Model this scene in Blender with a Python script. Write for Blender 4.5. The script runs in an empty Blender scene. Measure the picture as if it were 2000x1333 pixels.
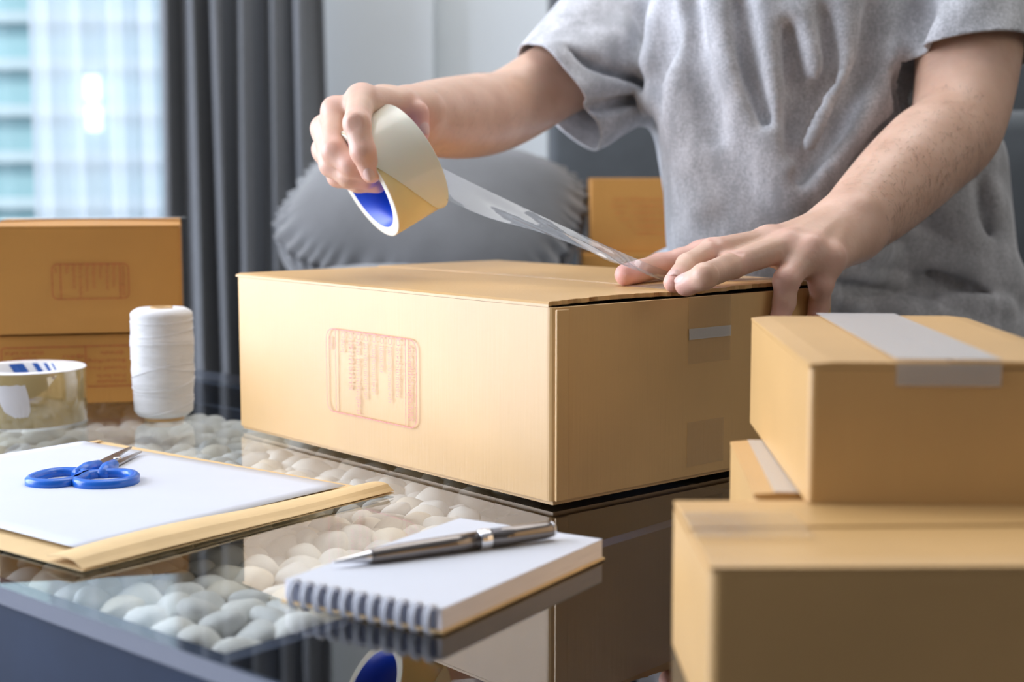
import bpy, bmesh, math, random
import numpy as np
from mathutils import Vector, Matrix

random.seed(7)
rng = np.random.RandomState(7)
SC = bpy.context.scene
COL = SC.collection
PI = math.pi

# ------------------------------------------------------------------ camera
# World units are metres. z = 0 is the table's glass surface, the floor is at z = -0.42.
FPX = 2843.0
PITCH = math.atan(316 / FPX)
CAM_Z = 0.2226
FLOOR = -0.42
cam_data = bpy.data.cameras.new('camera')
cam = bpy.data.objects.new('camera', cam_data)
COL.objects.link(cam)
cam.location = (0, 0, CAM_Z)
cam.rotation_euler = (PI / 2 - PITCH, 0, 0)
cam_data.sensor_width = 36.0
cam_data.lens = 36.0 * FPX / 2000.0
cam_data.clip_start = 0.05
cam_data.dof.use_dof = True
cam_data.dof.focus_distance = 1.06
cam_data.dof.aperture_fstop = 5.6
SC.camera = cam

# ------------------------------------------------------------------ light
SC.view_settings.view_transform = 'Standard'
SC.view_settings.look = 'None'
SC.view_settings.gamma = 1.0
SC.view_settings.use_curve_mapping = False
SC.view_settings.exposure = -0.04

world = bpy.data.worlds.new('sky')
SC.world = world
world.use_nodes = True
wbg = world.node_tree.nodes['Background']
wbg.inputs[0].default_value = (0.80, 0.88, 1.0, 1)
wbg.inputs[1].default_value = 1.0


def area(name, loc, target, sx, sy, power, color):
    d = bpy.data.lights.new(name, 'AREA')
    d.shape = 'RECTANGLE'
    d.size, d.size_y, d.energy, d.color = sx, sy, power, color
    o = bpy.data.objects.new(name, d)
    COL.objects.link(o)
    o.location = loc
    o.rotation_euler = (Vector(target) - Vector(loc)).to_track_quat('-Z', 'Y').to_euler()
    return o


# daylight entering through the tall window in the left wall and the one in the back wall
area('window_daylight', (-2.33, 1.25, 0.75), (0.2, 1.15, 0.05), 2.1, 2.0, 122.0, (0.93, 0.95, 1.10))
area('back_window_daylight', (-1.30, 3.62, 0.75), (-0.6, 1.2, 0.3), 1.35, 2.0, 7.5, (0.86, 0.93, 1.0))
area('ceiling_fill_light', (0.2, 1.9, 1.98), (0.2, 2.0, 0.0), 1.8, 1.6, 30.0, (1.0, 0.98, 0.95))  # added overhead fill, not a fitting of the room
area('side_fill_light', (2.3, 0.2, 1.0), (0.3, 1.1, 0.0), 1.0, 1.2, 8.5, (1.0, 0.94, 0.86))  # added warm fill from off frame for the right-hand faces
sun_d = bpy.data.lights.new('sun', 'SUN'); sun_d.energy = 1.5; sun_d.angle = 0.02
sun = bpy.data.objects.new('sun', sun_d); COL.objects.link(sun)
sun.rotation_euler = (math.radians(48), 0, math.radians(-12))

# ------------------------------------------------------------------ measuring helpers
FW = np.array([0, math.cos(PITCH), -math.sin(PITCH)])
UP = np.array([0, math.sin(PITCH), math.cos(PITCH)])
RT = np.array([1.0, 0, 0])
CP = np.array([0, 0, CAM_Z])


def ray(u, v):
    return RT * (u - 1000) / FPX + FW - UP * (v - 666.5) / FPX


def atz(u, v, z=0.0):
    r = ray(u, v)
    return CP + r * ((z - CAM_Z) / r[2])


def aty(u, v, y):
    r = ray(u, v)
    return CP + r * (y / r[1])


def atplane(u, v, p0, n):
    r = ray(u, v)
    return CP + r * (np.dot(np.array(p0) - CP, n) / np.dot(r, n))


# ------------------------------------------------------------------ object helpers
def tag(o, label=None, cat=None, group=None, kind=None):
    if label: o['label'] = label
    if cat: o['category'] = cat
    if group: o['group'] = group
    if kind: o['kind'] = kind
    return o


def thing(name, label, cat, loc=(0, 0, 0), rz=0.0, group=None):
    o = bpy.data.objects.new(name, None)
    o.empty_display_size = 0.02
    COL.objects.link(o)
    o.location = loc
    o.rotation_euler = (0, 0, rz)
    return tag(o, label, cat, group)


def obj(name, bm, mat, parent=None, smooth=False, local=True):
    """link a bmesh as one object; coordinates are local to the parent when local, else world"""
    me = bpy.data.meshes.new(name)
    bm.to_mesh(me)
    bm.free()
    return link_mesh(name, me, mat, parent, smooth, local)


def link_mesh(name, me, mat, parent=None, smooth=False, local=True):
    for m in (mat if isinstance(mat, (list, tuple)) else [mat]):
        me.materials.append(m)
    if smooth:
        me.polygons.foreach_set('use_smooth', [True] * len(me.polygons))
    o = bpy.data.objects.new(name, me)
    COL.objects.link(o)
    if parent is not None:
        o.parent = parent
        if not local:
            bpy.context.view_layer.update()
            o.matrix_parent_inverse = parent.matrix_world.inverted()
    return o


def struct(name, bm, mat, parent=None):
    o = obj(name, bm, mat, parent)
    o['kind'] = 'structure'
    return o


def add_box(bm, lo, hi, bev=0.0, seg=2, M=None):
    r = bmesh.ops.create_cube(bm, size=1.0)
    vs = r['verts']
    lo, hi = Vector(lo), Vector(hi)
    for v in vs:
        v.co = Vector((lo[i] + (v.co[i] + 0.5) * (hi[i] - lo[i]) for i in range(3)))
    if bev > 0:
        es = list({e for v in vs for e in v.link_edges})
        rr = bmesh.ops.bevel(bm, geom=es, offset=bev, segments=seg, affect='EDGES', profile=0.5)
        vs = list({v for f in rr['faces'] for v in f.verts} | {v for v in vs if v.is_valid})
    if M is not None:
        for v in vs: v.co = M @ v.co
    return vs


def boxmesh(lo, hi, bev=0.0, seg=2):
    bm = bmesh.new()
    add_box(bm, lo, hi, bev, seg)
    return bm


def add_lathe(bm, prof, n=48, M=None, close=False):
    """prof: list of (r, z); surface of revolution about z"""
    rings = []
    for r, z in prof:
        ring = []
        for i in range(n):
            a = 2 * PI * i / n
            co = Vector((r * math.cos(a), r * math.sin(a), z))
            ring.append(bm.verts.new(M @ co if M else co))
        rings.append(ring)
    m = len(rings)
    for k in range(m if close else m - 1):
        A, B = rings[k], rings[(k + 1) % m]
        for i in range(n):
            bm.faces.new((A[i], A[(i + 1) % n], B[(i + 1) % n], B[i]))
    if not close:
        for ring, fl in ((rings[0], True), (rings[-1], False)):
            if abs(prof[0 if fl else -1][0]) > 1e-6:
                bm.faces.new(list(reversed(ring)) if fl else ring)
    return rings


def add_tube(bm, pts, rad, n=8, caps=True):
    pts = [Vector(p) for p in pts]
    m = len(pts)
    rad = rad if isinstance(rad, (list, tuple)) else [rad] * m
    up = Vector((0, 0, 1))
    rings = []
    nrm = None
    for i, p in enumerate(pts):
        t = (pts[min(i + 1, m - 1)] - pts[max(i - 1, 0)])
        t = t.normalized() if t.length > 1e-9 else Vector((1, 0, 0))
        if nrm is None:
            nrm = t.cross(up)
            if nrm.length < 1e-4: nrm = t.cross(Vector((1, 0, 0)))
        nrm = (nrm - t * nrm.dot(t)).normalized()
        b = t.cross(nrm)
        rings.append([bm.verts.new(p + (nrm * math.cos(2 * PI * k / n) + b * math.sin(2 * PI * k / n)) * rad[i]) for k in range(n)])
    for i in range(m - 1):
        for k in range(n):
            bm.faces.new((rings[i][k], rings[i][(k + 1) % n], rings[i + 1][(k + 1) % n], rings[i + 1][k]))
    if caps:
        bm.faces.new(list(reversed(rings[0])))
        bm.faces.new(rings[-1])


def add_prism(bm, poly, z0, z1, M=None):
    lo = [bm.verts.new((M @ Vector((x, y, z0))) if M else (x, y, z0)) for x, y in poly]
    hi = [bm.verts.new((M @ Vector((x, y, z1))) if M else (x, y, z1)) for x, y in poly]
    n = len(poly)
    bm.faces.new(list(reversed(lo)))
    bm.faces.new(hi)
    for i in range(n):
        bm.faces.new((lo[i], lo[(i + 1) % n], hi[(i + 1) % n], hi[i]))


# ------------------------------------------------------------------ materials
def mat(name, color=(0.8, 0.8, 0.8), rough=0.5, metal=0.0, spec=0.5, noise=None, bump=None, sss=0.0, sheen=0.0, coat=0.0):
    """noise: (scale, amount[, stretch]); bump: (scale, strength[, stretch xyz])"""
    m = bpy.data.materials.new(name)
    m.use_nodes = True
    nt = m.node_tree
    b = nt.nodes['Principled BSDF']
    b.inputs['Base Color'].default_value = (*color, 1)
    b.inputs['Roughness'].default_value = rough
    b.inputs['Metallic'].default_value = metal
    b.inputs['Specular IOR Level'].default_value = spec
    if sheen: b.inputs['Sheen Weight'].default_value = sheen
    if coat: b.inputs['Coat Weight'].default_value = coat
    if sss:
        b.inputs['Subsurface Weight'].default_value = sss
        b.inputs['Subsurface Radius'].default_value = (1.0, 0.35, 0.2)
        b.inputs['Subsurface Scale'].default_value = 0.006
    tc = nt.nodes.new('ShaderNodeTexCoord')

    def noi(scale, stretch=(1, 1, 1), detail=4):
        mp = nt.nodes.new('ShaderNodeMapping')
        mp.inputs['Scale'].default_value = stretch
        nt.links.new(tc.outputs['Object'], mp.inputs['Vector'])
        n = nt.nodes.new('ShaderNodeTexNoise')
        n.inputs['Scale'].default_value = scale
        n.inputs['Detail'].default_value = detail
        nt.links.new(mp.outputs[0], n.inputs['Vector'])
        return n
    if noise:
        n = noi(noise[0], noise[2] if len(noise) > 2 else (1, 1, 1))
        cr = nt.nodes.new('ShaderNodeValToRGB')
        a = noise[1]
        cr.color_ramp.elements[0].position = 0.3
        cr.color_ramp.elements[1].position = 0.7
        cr.color_ramp.elements[0].color = (*[max(0, c * (1 - a)) for c in color], 1)
        cr.color_ramp.elements[1].color = (*[min(1, c * (1 + a)) for c in color], 1)
        nt.links.new(n.outputs['Fac'], cr.inputs[0])
        nt.links.new(cr.outputs[0], b.inputs['Base Color'])
    if bump:
        n = noi(bump[0], bump[2] if len(bump) > 2 else (1, 1, 1))
        bp = nt.nodes.new('ShaderNodeBump')
        bp.inputs['Strength'].default_value = bump[1]
        bp.inputs['Distance'].default_value = 0.002
        nt.links.new(n.outputs['Fac'], bp.inputs['Height'])
        nt.links.new(bp.outputs[0], b.inputs['Normal'])
    return m


def film(name, tint=(1, 1, 1), clear=0.8, rough=0.08, body=(0.9, 0.9, 0.9), milky=0.15, ior=1.5, bump=None):
    """thin see-through sheet: tinted transparency, a little milkiness and a mirror layer following Fresnel"""
    m = bpy.data.materials.new(name)
    m.use_nodes = True
    nt = m.node_tree
    nt.nodes.clear()
    N = nt.nodes.new
    out = N('ShaderNodeOutputMaterial')
    tr = N('ShaderNodeBsdfTransparent'); tr.inputs[0].default_value = (*[t * clear for t in tint], 1)
    df = N('ShaderNodeBsdfDiffuse'); df.inputs[0].default_value = (*body, 1)
    gl = N('ShaderNodeBsdfGlossy'); gl.inputs['Roughness'].default_value = rough
    fr = N('ShaderNodeFresnel')
    ge = N('ShaderNodeNewGeometry')
    mr = N('ShaderNodeMapRange')
    mr.inputs['To Min'].default_value = ior; mr.inputs['To Max'].default_value = 1 / ior
    nt.links.new(ge.outputs['Backfacing'], mr.inputs['Value']); nt.links.new(mr.outputs[0], fr.inputs[0])
    m1 = N('ShaderNodeMixShader'); m1.inputs[0].default_value = milky
    m2 = N('ShaderNodeMixShader')
    nt.links.new(tr.outputs[0], m1.inputs[1]); nt.links.new(df.outputs[0], m1.inputs[2])
    nt.links.new(fr.outputs[0], m2.inputs[0])
    nt.links.new(m1.outputs[0], m2.inputs[1]); nt.links.new(gl.outputs[0], m2.inputs[2])
    nt.links.new(m2.outputs[0], out.inputs[0])
    if bump:
        tc = N('ShaderNodeTexCoord'); n = N('ShaderNodeTexNoise'); n.inputs['Scale'].default_value = bump[0]
        bp = N('ShaderNodeBump'); bp.inputs['Strength'].default_value = bump[1]; bp.inputs['Distance'].default_value = 0.002
        nt.links.new(tc.outputs['Object'], n.inputs['Vector']); nt.links.new(n.outputs['Fac'], bp.inputs['Height'])
        nt.links.new(bp.outputs[0], gl.inputs['Normal'])
    return m


CARD = (0.62, 0.375, 0.138)
M = {}
M['card'] = mat('cardboard', CARD, 0.42, spec=1.0, noise=(9, 0.07), bump=(60, 0.12, (7, 7, 0.25)))
M['card_orange'] = mat('cardboard_ochre', (0.50, 0.235, 0.05), 0.6, spec=0.4, noise=(12, 0.06), bump=(60, 0.10, (7, 7, 0.25)))
M['card_inner'] = mat('cardboard_gap_shade', (0.16, 0.11, 0.07), 0.9, noise=(150, 0.5))  # inner flap darkened: the ragged gap's shade is put into its colour
M['ink'] = mat('red_ink', (0.76, 0.29, 0.24), 0.6, noise=(400, 0.2))
M['ink_orange'] = mat('dark_red_ink', (0.42, 0.09, 0.03), 0.7, noise=(300, 0.3))
M['ink_faint'] = mat('orange_red_ink', (0.60, 0.18, 0.045), 0.7, noise=(300, 0.3))
M['tape_clear'] = film('clear_packing_tape', (0.97, 0.96, 0.93), 1.0, 0.2, (0.8, 0.75, 0.65), 0.05, 1.15, (120, 0.35))
M['tape_shiny'] = film('creased_tape_white_sheen', (0.97, 0.97, 0.95), 1.0, 0.35, (0.88, 0.90, 0.93), 0.28, 1.4, (60, 0.6))  # whitish body puts the creased tape's highlights into its colour
M['tape_strip'] = film('stretched_tape_film', (0.95, 0.97, 1.0), 0.92, 0.10, (0.82, 0.85, 0.90), 0.17, 1.5, (40, 0.5))
M['tape_yellow'] = mat('wound_tape_side', (0.80, 0.66, 0.33), 0.28, spec=0.6, sss=0.2, noise=(30, 0.05))
M['tape_cream'] = mat('loose_tape_sheen', (0.80, 0.78, 0.66), 0.2, spec=0.6, sss=0.2)
M['tape_edge'] = mat('tape_edge', (0.86, 0.83, 0.72), 0.45, sss=0.2)
M['core_blue'] = mat('blue_printed_core', (0.01, 0.07, 0.62), 0.35)
M['core_white'] = mat('white_paper_core', (0.80, 0.80, 0.82), 0.6)
M['tape_brown'] = mat('tan_tape_winding', (0.35, 0.265, 0.12), 0.07, spec=1.0, coat=1.0, noise=(14, 0.12, (1, 1, 0.3)))
M['ink_blue'] = mat('blue_ink', (0.02, 0.12, 0.50), 0.5)
M['paper_scrap'] = mat('stuck_label', (0.60, 0.58, 0.60), 0.5)
M['string'] = mat('white_cotton_string', (0.74, 0.74, 0.74), 0.85, spec=0.2, noise=(60, 0.04, (1, 1, 8)), bump=(160, 0.5, (0.6, 0.6, 9)))
M['kraft'] = mat('kraft_paper', (0.70, 0.50, 0.25), 0.65, noise=(40, 0.06), bump=(120, 0.08))
M['paper'] = mat('white_paper', (0.60, 0.63, 0.69), 0.6, noise=(30, 0.01))
M['pages'] = mat('page_edges', (0.90, 0.86, 0.90), 0.7, noise=(30, 0.06, (1, 1, 60)))
M['chrome'] = mat('bright_metal', (0.75, 0.75, 0.77), 0.15, 1.0)
M['gunmetal'] = mat('gunmetal_lacquer', (0.22, 0.20, 0.19), 0.16, 0.9)
M['steel'] = mat('brushed_steel', (0.42, 0.41, 0.41), 0.28, 1.0, noise=(60, 0.3, (1, 6, 1)))
M['blue_plastic'] = mat('blue_plastic', (0.012, 0.14, 0.62), 0.28, spec=0.6)
M['wire'] = mat('white_wire', (0.72, 0.75, 0.82), 0.35, spec=0.7)
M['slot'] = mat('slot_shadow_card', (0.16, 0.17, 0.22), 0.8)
M['glass'] = film('table_glass', (0.96, 0.99, 0.985), 0.99, 0.0, (0.1, 0.1, 0.1), 0.0, 2.4)
M['glass_edge'] = mat('glass_edge', (0.20, 0.22, 0.28), 0.25, spec=0.6)
M['table_dark'] = mat('navy_lacquer', (0.016, 0.030, 0.068), 0.6, spec=0.25, noise=(20, 0.1))
M['table_wood'] = mat('dark_brown_wood', (0.050, 0.030, 0.018), 0.5, noise=(8, 0.3, (1, 8, 1)))
M['pebble'] = mat('white_pebble', (0.80, 0.79, 0.75), 0.6, noise=(40, 0.08), bump=(90, 0.1))
M['pebble_grey'] = mat('pale_grey_pebble', (0.68, 0.68, 0.66), 0.6, noise=(40, 0.08), bump=(90, 0.1))
M['pebble_cream'] = mat('cream_pebble', (0.77, 0.71, 0.60), 0.6, noise=(40, 0.08), bump=(90, 0.1))
M['wall'] = mat('pale_grey_paint', (0.80, 0.85, 0.88), 0.8, noise=(4, 0.01))
M['wall_left'] = mat('white_wall_paint', (0.72, 0.74, 0.76), 0.8, noise=(4, 0.01))
M['wall_dim'] = mat('taupe_wall_paint', (0.21, 0.185, 0.155), 0.9, noise=(4, 0.02))
M['floor'] = mat('grey_floor_tile', (0.16, 0.15, 0.145), 0.4, noise=(3, 0.1))
M['ceiling'] = mat('white_ceiling_paint', (0.8, 0.8, 0.8), 0.9, noise=(4, 0.01))
M['curtain'] = mat('charcoal_curtain_cloth', (0.155, 0.165, 0.18), 0.75, sheen=0.3, noise=(90, 0.06))
M['sofa'] = mat('charcoal_upholstery', (0.060, 0.068, 0.074), 0.85, sheen=0.25, noise=(7, 0.25), bump=(500, 0.2))
M['cushion'] = mat('grey_velour_cushion', (0.085, 0.088, 0.092), 0.75, sheen=0.5, noise=(8, 0.3), bump=(300, 0.2))
M['frame_white'] = mat('window_frame_paint', (0.7, 0.72, 0.74), 0.5)
M['trousers'] = mat('pale_blue_cotton', (0.56, 0.62, 0.68), 0.8, noise=(80, 0.08), bump=(400, 0.3))
M['nail'] = mat('fingernail', (0.74, 0.49, 0.43), 0.3, spec=0.5, sss=0.1)
M['hair'] = mat('black_hair', (0.02, 0.015, 0.012), 0.5, bump=(200, 0.8, (1, 1, 0.1)))
M['arm_hair'] = mat('dark_arm_hair', (0.05, 0.03, 0.02), 0.6)
M['shoe'] = mat('white_canvas', (0.6, 0.6, 0.6), 0.7)
M['dark_line'] = mat('shirt_seam_thread', (0.20, 0.21, 0.22), 0.9)


def shirt_material():
    m = bpy.data.materials.new('heather_grey_jersey')
    m.use_nodes = True
    nt = m.node_tree
    b = nt.nodes['Principled BSDF']
    b.inputs['Roughness'].default_value = 0.9
    b.inputs['Sheen Weight'].default_value = 0.25
    b.inputs['Specular IOR Level'].default_value = 0.2
    tc = nt.nodes.new('ShaderNodeTexCoord')
    facs = []
    for sc, st in ((420, (1, 1, 1.0)), (55, (1, 1, 0.35))):
        mp = nt.nodes.new('ShaderNodeMapping'); mp.inputs['Scale'].default_value = st
        nt.links.new(tc.outputs['Object'], mp.inputs['Vector'])
        n = nt.nodes.new('ShaderNodeTexNoise'); n.inputs['Scale'].default_value = sc; n.inputs['Detail'].default_value = 3
        nt.links.new(mp.outputs[0], n.inputs['Vector'])
        facs.append(n)
    mx = nt.nodes.new('ShaderNodeMath'); mx.operation = 'ADD'
    nt.links.new(facs[0].outputs['Fac'], mx.inputs[0]); nt.links.new(facs[1].outputs['Fac'], mx.inputs[1])
    cr = nt.nodes.new('ShaderNodeValToRGB')
    cr.color_ramp.elements[0].position = 0.75 / 2 + 0.05
    cr.color_ramp.elements[1].position = 1.3 / 2
    cr.color_ramp.elements[0].color = (0.38, 0.39, 0.41, 1)
    cr.color_ramp.elements[1].color = (0.64, 0.65, 0.68, 1)
    h = nt.nodes.new('ShaderNodeMath'); h.operation = 'MULTIPLY'; h.inputs[1].default_value = 0.5
    nt.links.new(mx.outputs[0], h.inputs[0]); nt.links.new(h.outputs[0], cr.inputs[0])
    nt.links.new(cr.outputs[0], b.inputs['Base Color'])
    bp = nt.nodes.new('ShaderNodeBump'); bp.inputs['Strength'].default_value = 0.25; bp.inputs['Distance'].default_value = 0.001
    nt.links.new(facs[0].outputs['Fac'], bp.inputs['Height']); nt.links.new(bp.outputs[0], b.inputs['Normal'])
    return m


def skin_material():
    m = bpy.data.materials.new('skin')
    m.use_nodes = True
    nt = m.node_tree
    b = nt.nodes['Principled BSDF']
    b.inputs['Roughness'].default_value = 0.42
    b.inputs['Specular IOR Level'].default_value = 0.45
    b.inputs['Subsurface Weight'].default_value = 0.25
    b.inputs['Subsurface Radius'].default_value = (1.0, 0.35, 0.2)
    b.inputs['Subsurface Scale'].default_value = 0.006
    tc = nt.nodes.new('ShaderNodeTexCoord')
    n = nt.nodes.new('ShaderNodeTexNoise'); n.inputs['Scale'].default_value = 35; n.inputs['Detail'].default_value = 5
    nt.links.new(tc.outputs['Object'], n.inputs['Vector'])
    cr = nt.nodes.new('ShaderNodeValToRGB')
    cr.color_ramp.elements[0].position = 0.3; cr.color_ramp.elements[1].position = 0.7
    cr.color_ramp.elements[0].color = (0.62, 0.385, 0.275, 1)
    cr.color_ramp.elements[1].color = (0.72, 0.48, 0.36, 1)
    nt.links.new(n.outputs['Fac'], cr.inputs[0])
    at = nt.nodes.new('ShaderNodeAttribute'); at.attribute_name = 'blush'
    mx = nt.nodes.new('ShaderNodeMix'); mx.data_type = 'RGBA'
    nt.links.new(at.outputs['Fac'], mx.inputs[0])
    nt.links.new(cr.outputs[0], mx.inputs[6])
    mx.inputs[7].default_value = (0.84, 0.46, 0.40, 1)
    nt.links.new(mx.outputs[2], b.inputs['Base Color'])
    n2 = nt.nodes.new('ShaderNodeTexNoise'); n2.inputs['Scale'].default_value = 260
    nt.links.new(tc.outputs['Object'], n2.inputs['Vector'])
    bp = nt.nodes.new('ShaderNodeBump'); bp.inputs['Strength'].default_value = 0.22; bp.inputs['Distance'].default_value = 0.001
    nt.links.new(n2.outputs['Fac'], bp.inputs['Height']); nt.links.new(bp.outputs[0], b.inputs['Normal'])
    return m


def sheer_material():
    m = bpy.data.materials.new('sheer_voile')
    m.use_nodes = True
    nt = m.node_tree
    nt.nodes.clear()
    out = nt.nodes.new('ShaderNodeOutputMaterial')
    tr = nt.nodes.new('ShaderNodeBsdfTransparent'); tr.inputs[0].default_value = (0.95, 0.98, 1, 1)
    tl = nt.nodes.new('ShaderNodeBsdfTranslucent'); tl.inputs[0].default_value = (0.88, 0.92, 0.97, 1)
    df = nt.nodes.new('ShaderNodeBsdfDiffuse'); df.inputs[0].default_value = (0.86, 0.88, 0.94, 1)
    a = nt.nodes.new('ShaderNodeMixShader'); a.inputs[0].default_value = 0.5
    nt.links.new(tl.outputs[0], a.inputs[1]); nt.links.new(df.outputs[0], a.inputs[2])
    b = nt.nodes.new('ShaderNodeMixShader'); b.inputs[0].default_value = 0.72
    nt.links.new(tr.outputs[0], b.inputs[1]); nt.links.new(a.outputs[0], b.inputs[2])
    nt.links.new(b.outputs[0], out.inputs[0])
    return m


M['shirt'] = shirt_material()
M['skin'] = skin_material()
M['sheer'] = sheer_material()

# ------------------------------------------------------------------ room
BY = 3.35      # back wall
LX = -2.2      # left wall
CEIL = 2.05
struct('floor', boxmesh((LX - 0.1, -1.6, FLOOR - 0.05), (2.6, BY + 0.1, FLOOR)), M['floor'])
struct('ceiling', boxmesh((LX - 0.1, -1.6, CEIL), (2.6, BY + 0.1, CEIL + 0.05)), M['ceiling'])
bm = bmesh.new()
add_box(bm, (-0.60, BY, FLOOR), (2.6, BY + 0.1, CEIL))
add_box(bm, (LX, BY, FLOOR), (-2.0, BY + 0.1, CEIL))
add_box(bm, (-2.0, BY, 1.75), (-0.60, BY + 0.1, CEIL))
add_box(bm, (-2.0, BY, FLOOR), (-0.60, BY + 0.1, FLOOR + 0.08))
struct('wall_back', bm, M['wall'])
# shallow pier standing forward of the back wall, its corner is the upright line on the pale wall
struct('wall_pier', boxmesh((-0.60, BY - 0.10, FLOOR), (-0.172, BY - 0.001, CEIL), 0.004), M['wall'])
bm = bmesh.new()
add_box(bm, (LX - 0.1, 2.3, FLOOR), (LX, BY + 0.1, CEIL))
add_box(bm, (LX - 0.1, -1.6, FLOOR), (LX, 0.2, CEIL))
add_box(bm, (LX - 0.1, 0.2, FLOOR), (LX, 2.3, -0.25))
add_box(bm, (LX - 0.1, 0.2, 1.8), (LX, 2.3, CEIL))
struct('wall_left', bm, M['wall_left'])
struct('wall_front', boxmesh((LX - 0.1, -1.7, FLOOR - .05), (2.7, -1.6, CEIL + .05)), M['wall_dim'])
struct('wall_right', boxmesh((2.6, -1.6, FLOOR), (2.7, BY + 0.1, CEIL)), M['wall_dim'])
struct('baseboard_back', boxmesh((-0.17, BY - 0.012, FLOOR), (2.6, BY - 0.0005, FLOOR + 0.09), 0.003), M['frame_white'])


def window(name, x0, x1, z0, z1, y, axis):
    def bx(b, a0, a1, c0, c1, t):
        if axis == 'y':
            add_box(b, (a0, y - t, c0), (a1, y + t, c1), 0.003)
        else:
            add_box(b, (y - t, a0, c0), (y + t, a1, c1), 0.003)
    b = bmesh.new()
    w = 0.04
    bx(b, x0, x1, z0, z0 + w, 0.025); bx(b, x0, x1, z1 - w, z1, 0.025)
    bx(b, x0, x0 + w, z0 + w, z1 - w, 0.025); bx(b, x1 - w, x1, z0 + w, z1 - w, 0.025)
    xm = (x0 + x1) / 2
    bx(b, xm - w / 2, xm + w / 2, z0 + w, z1 - w, 0.02)
    fr = struct(name, b, M['frame_white'])
    b = bmesh.new()
    bx(b, x0 + w, xm - w / 2, z0 + w, z1 - w, 0.003)
    bx(b, xm + w / 2, x1 - w, z0 + w, z1 - w, 0.003)
    obj('pane', b, M['pane'], fr)


M['pane'] = film('window_pane', (0.97, 1.0, 1.0), 0.97, 0.0, (0.5, 0.5, 0.5), 0.0, 1.3)
window('window_1', -2.0, -0.60, FLOOR + 0.08, 1.75, BY + 0.05, 'y')
window('window_2', 0.2, 2.3, -0.25, 1.8, LX - 0.05, 'x')

# building opposite, seen through the left window pane
M['facade_glass'] = mat('teal_cladding', (0.44, 0.66, 0.70), 0.4, noise=(0.8, 0.12))
M['facade_slab'] = mat('pale_facade_band', (0.66, 0.78, 0.82), 0.7)
M['facade_gap'] = mat('grey_facade_joint', (0.30, 0.40, 0.43), 0.7)
lit = bpy.data.materials.new('lit_window'); lit.use_nodes = True
lb = lit.node_tree.nodes['Principled BSDF']; lb.inputs['Emission Color'].default_value = (0.95, 0.98, 1, 1); lb.inputs['Emission Strength'].default_value = 5.0
bt = thing('building', 'pale teal clad building seen outside the window at the left', 'building', (-2.6, 7.5, FLOOR - 3))
obj('facade_wall', boxmesh((-3.2, 0.1, 0), (3.0, 1.0, 8)), M['facade_glass'], bt)
for k in range(12):
    zc = 2.55 + k * 0.205 * 1.15
    obj('facade_band', boxmesh((-3.2, 0.02, zc), (3.0, 0.1, zc + 0.06), 0.005), M['facade_slab'], bt)
    obj('facade_joint', boxmesh((-3.2, 0.07, zc - 0.022), (3.0, 0.1, zc), 0), M['facade_gap'], bt)
for (uu, vv) in ((180, 172), (183, 232)):
    p = aty(uu, vv, 7.5)
    q = Vector(p) - Vector((-2.6, 7.5, FLOOR - 3))
    obj('lit_window', boxmesh((q.x - 0.034, -0.02, q.z - 0.06), (q.x + 0.034, 0.02, q.z + 0.06), 0.004), lit, bt)


def cloth_sheet(x0, x1, y, z0, z1, nx, nz, fn):
    b = bmesh.new()
    g = []
    for j in range(nz + 1):
        t = j / nz
        row = []
        for i in range(nx + 1):
            s = i / nx
            dx, dy = fn(s, t)
            row.append(b.verts.new((x0 + (x1 - x0) * s + dx, y + dy, z0 + (z1 - z0) * t)))
        g.append(row)
    for j in range(nz):
        for i in range(nx):
            b.faces.new((g[j][i], g[j][i + 1], g[j + 1][i + 1], g[j + 1][i]))
    return b


cy_ = 3.02
cx0, cx1 = aty(318, 300, cy_)[0], aty(634, 300, cy_)[0]
FOLDS = [0.0, 0.16, 0.36, 0.52, 0.66, 0.83, 1.0]


def curtain_fn(s, t):
    # uneven pleats: map s to pleat phase
    k = 0
    while k < len(FOLDS) - 2 and s > FOLDS[k + 1]: k += 1
    ph = (s - FOLDS[k]) / (FOLDS[k + 1] - FOLDS[k])
    w = math.sin(2 * PI * (k + ph) + 0.5 * math.sin(3.1 * t + k))
    lean = 0.012 * math.sin(2.2 * t + k * 1.7)
    return (lean + 0.012 * math.sin(4 * PI * (k + ph)), -0.058 * w - 0.01 * math.sin(9 * s + 2 * t))


ct = thing('curtain', 'charcoal grey pleated curtain hanging beside the sheer curtain', 'curtain', (0, 0, 0))
o = obj('drape', cloth_sheet(cx0, cx1, cy_, FLOOR + 0.01, 1.93, 240, 40, curtain_fn), M['curtain'], ct, True)
sm_ = o.modifiers.new('thick', 'SOLIDIFY'); sm_.thickness = 0.003
sx0, sx1 = aty(62, 300, 3.12)[0], aty(335, 300, 3.12)[0]
sh = thing('sheer_curtain', 'white translucent sheer curtain over the window', 'curtain', (0, 0, 0))
obj('voile', cloth_sheet(sx0, sx1, 3.12, FLOOR + 0.01, 1.93, 160, 20,
    lambda s, t: (0.004 * math.sin(30 * s), 0.018 * math.sin(26 * s + 0.7 * math.sin(2 * t)) + 0.004 * math.sin(61 * s))), M['sheer'], sh, True)
rod = thing('curtain_rod', 'grey metal curtain rod along the top of the back window', 'curtain rod', (0, 0, 0))
b = bmesh.new(); add_tube(b, [(-2.1, 3.07, 1.945), (-0.35, 3.07, 1.945)], 0.012, 12)
obj('pole', b, M['steel'], rod, True)
for x in (-2.05, -0.40):
    obj('bracket', boxmesh((x - 0.01, 3.07, 1.935), (x + 0.01, 3.248 if x > -0.6 else BY, 1.955)), M['steel'], rod)


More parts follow.
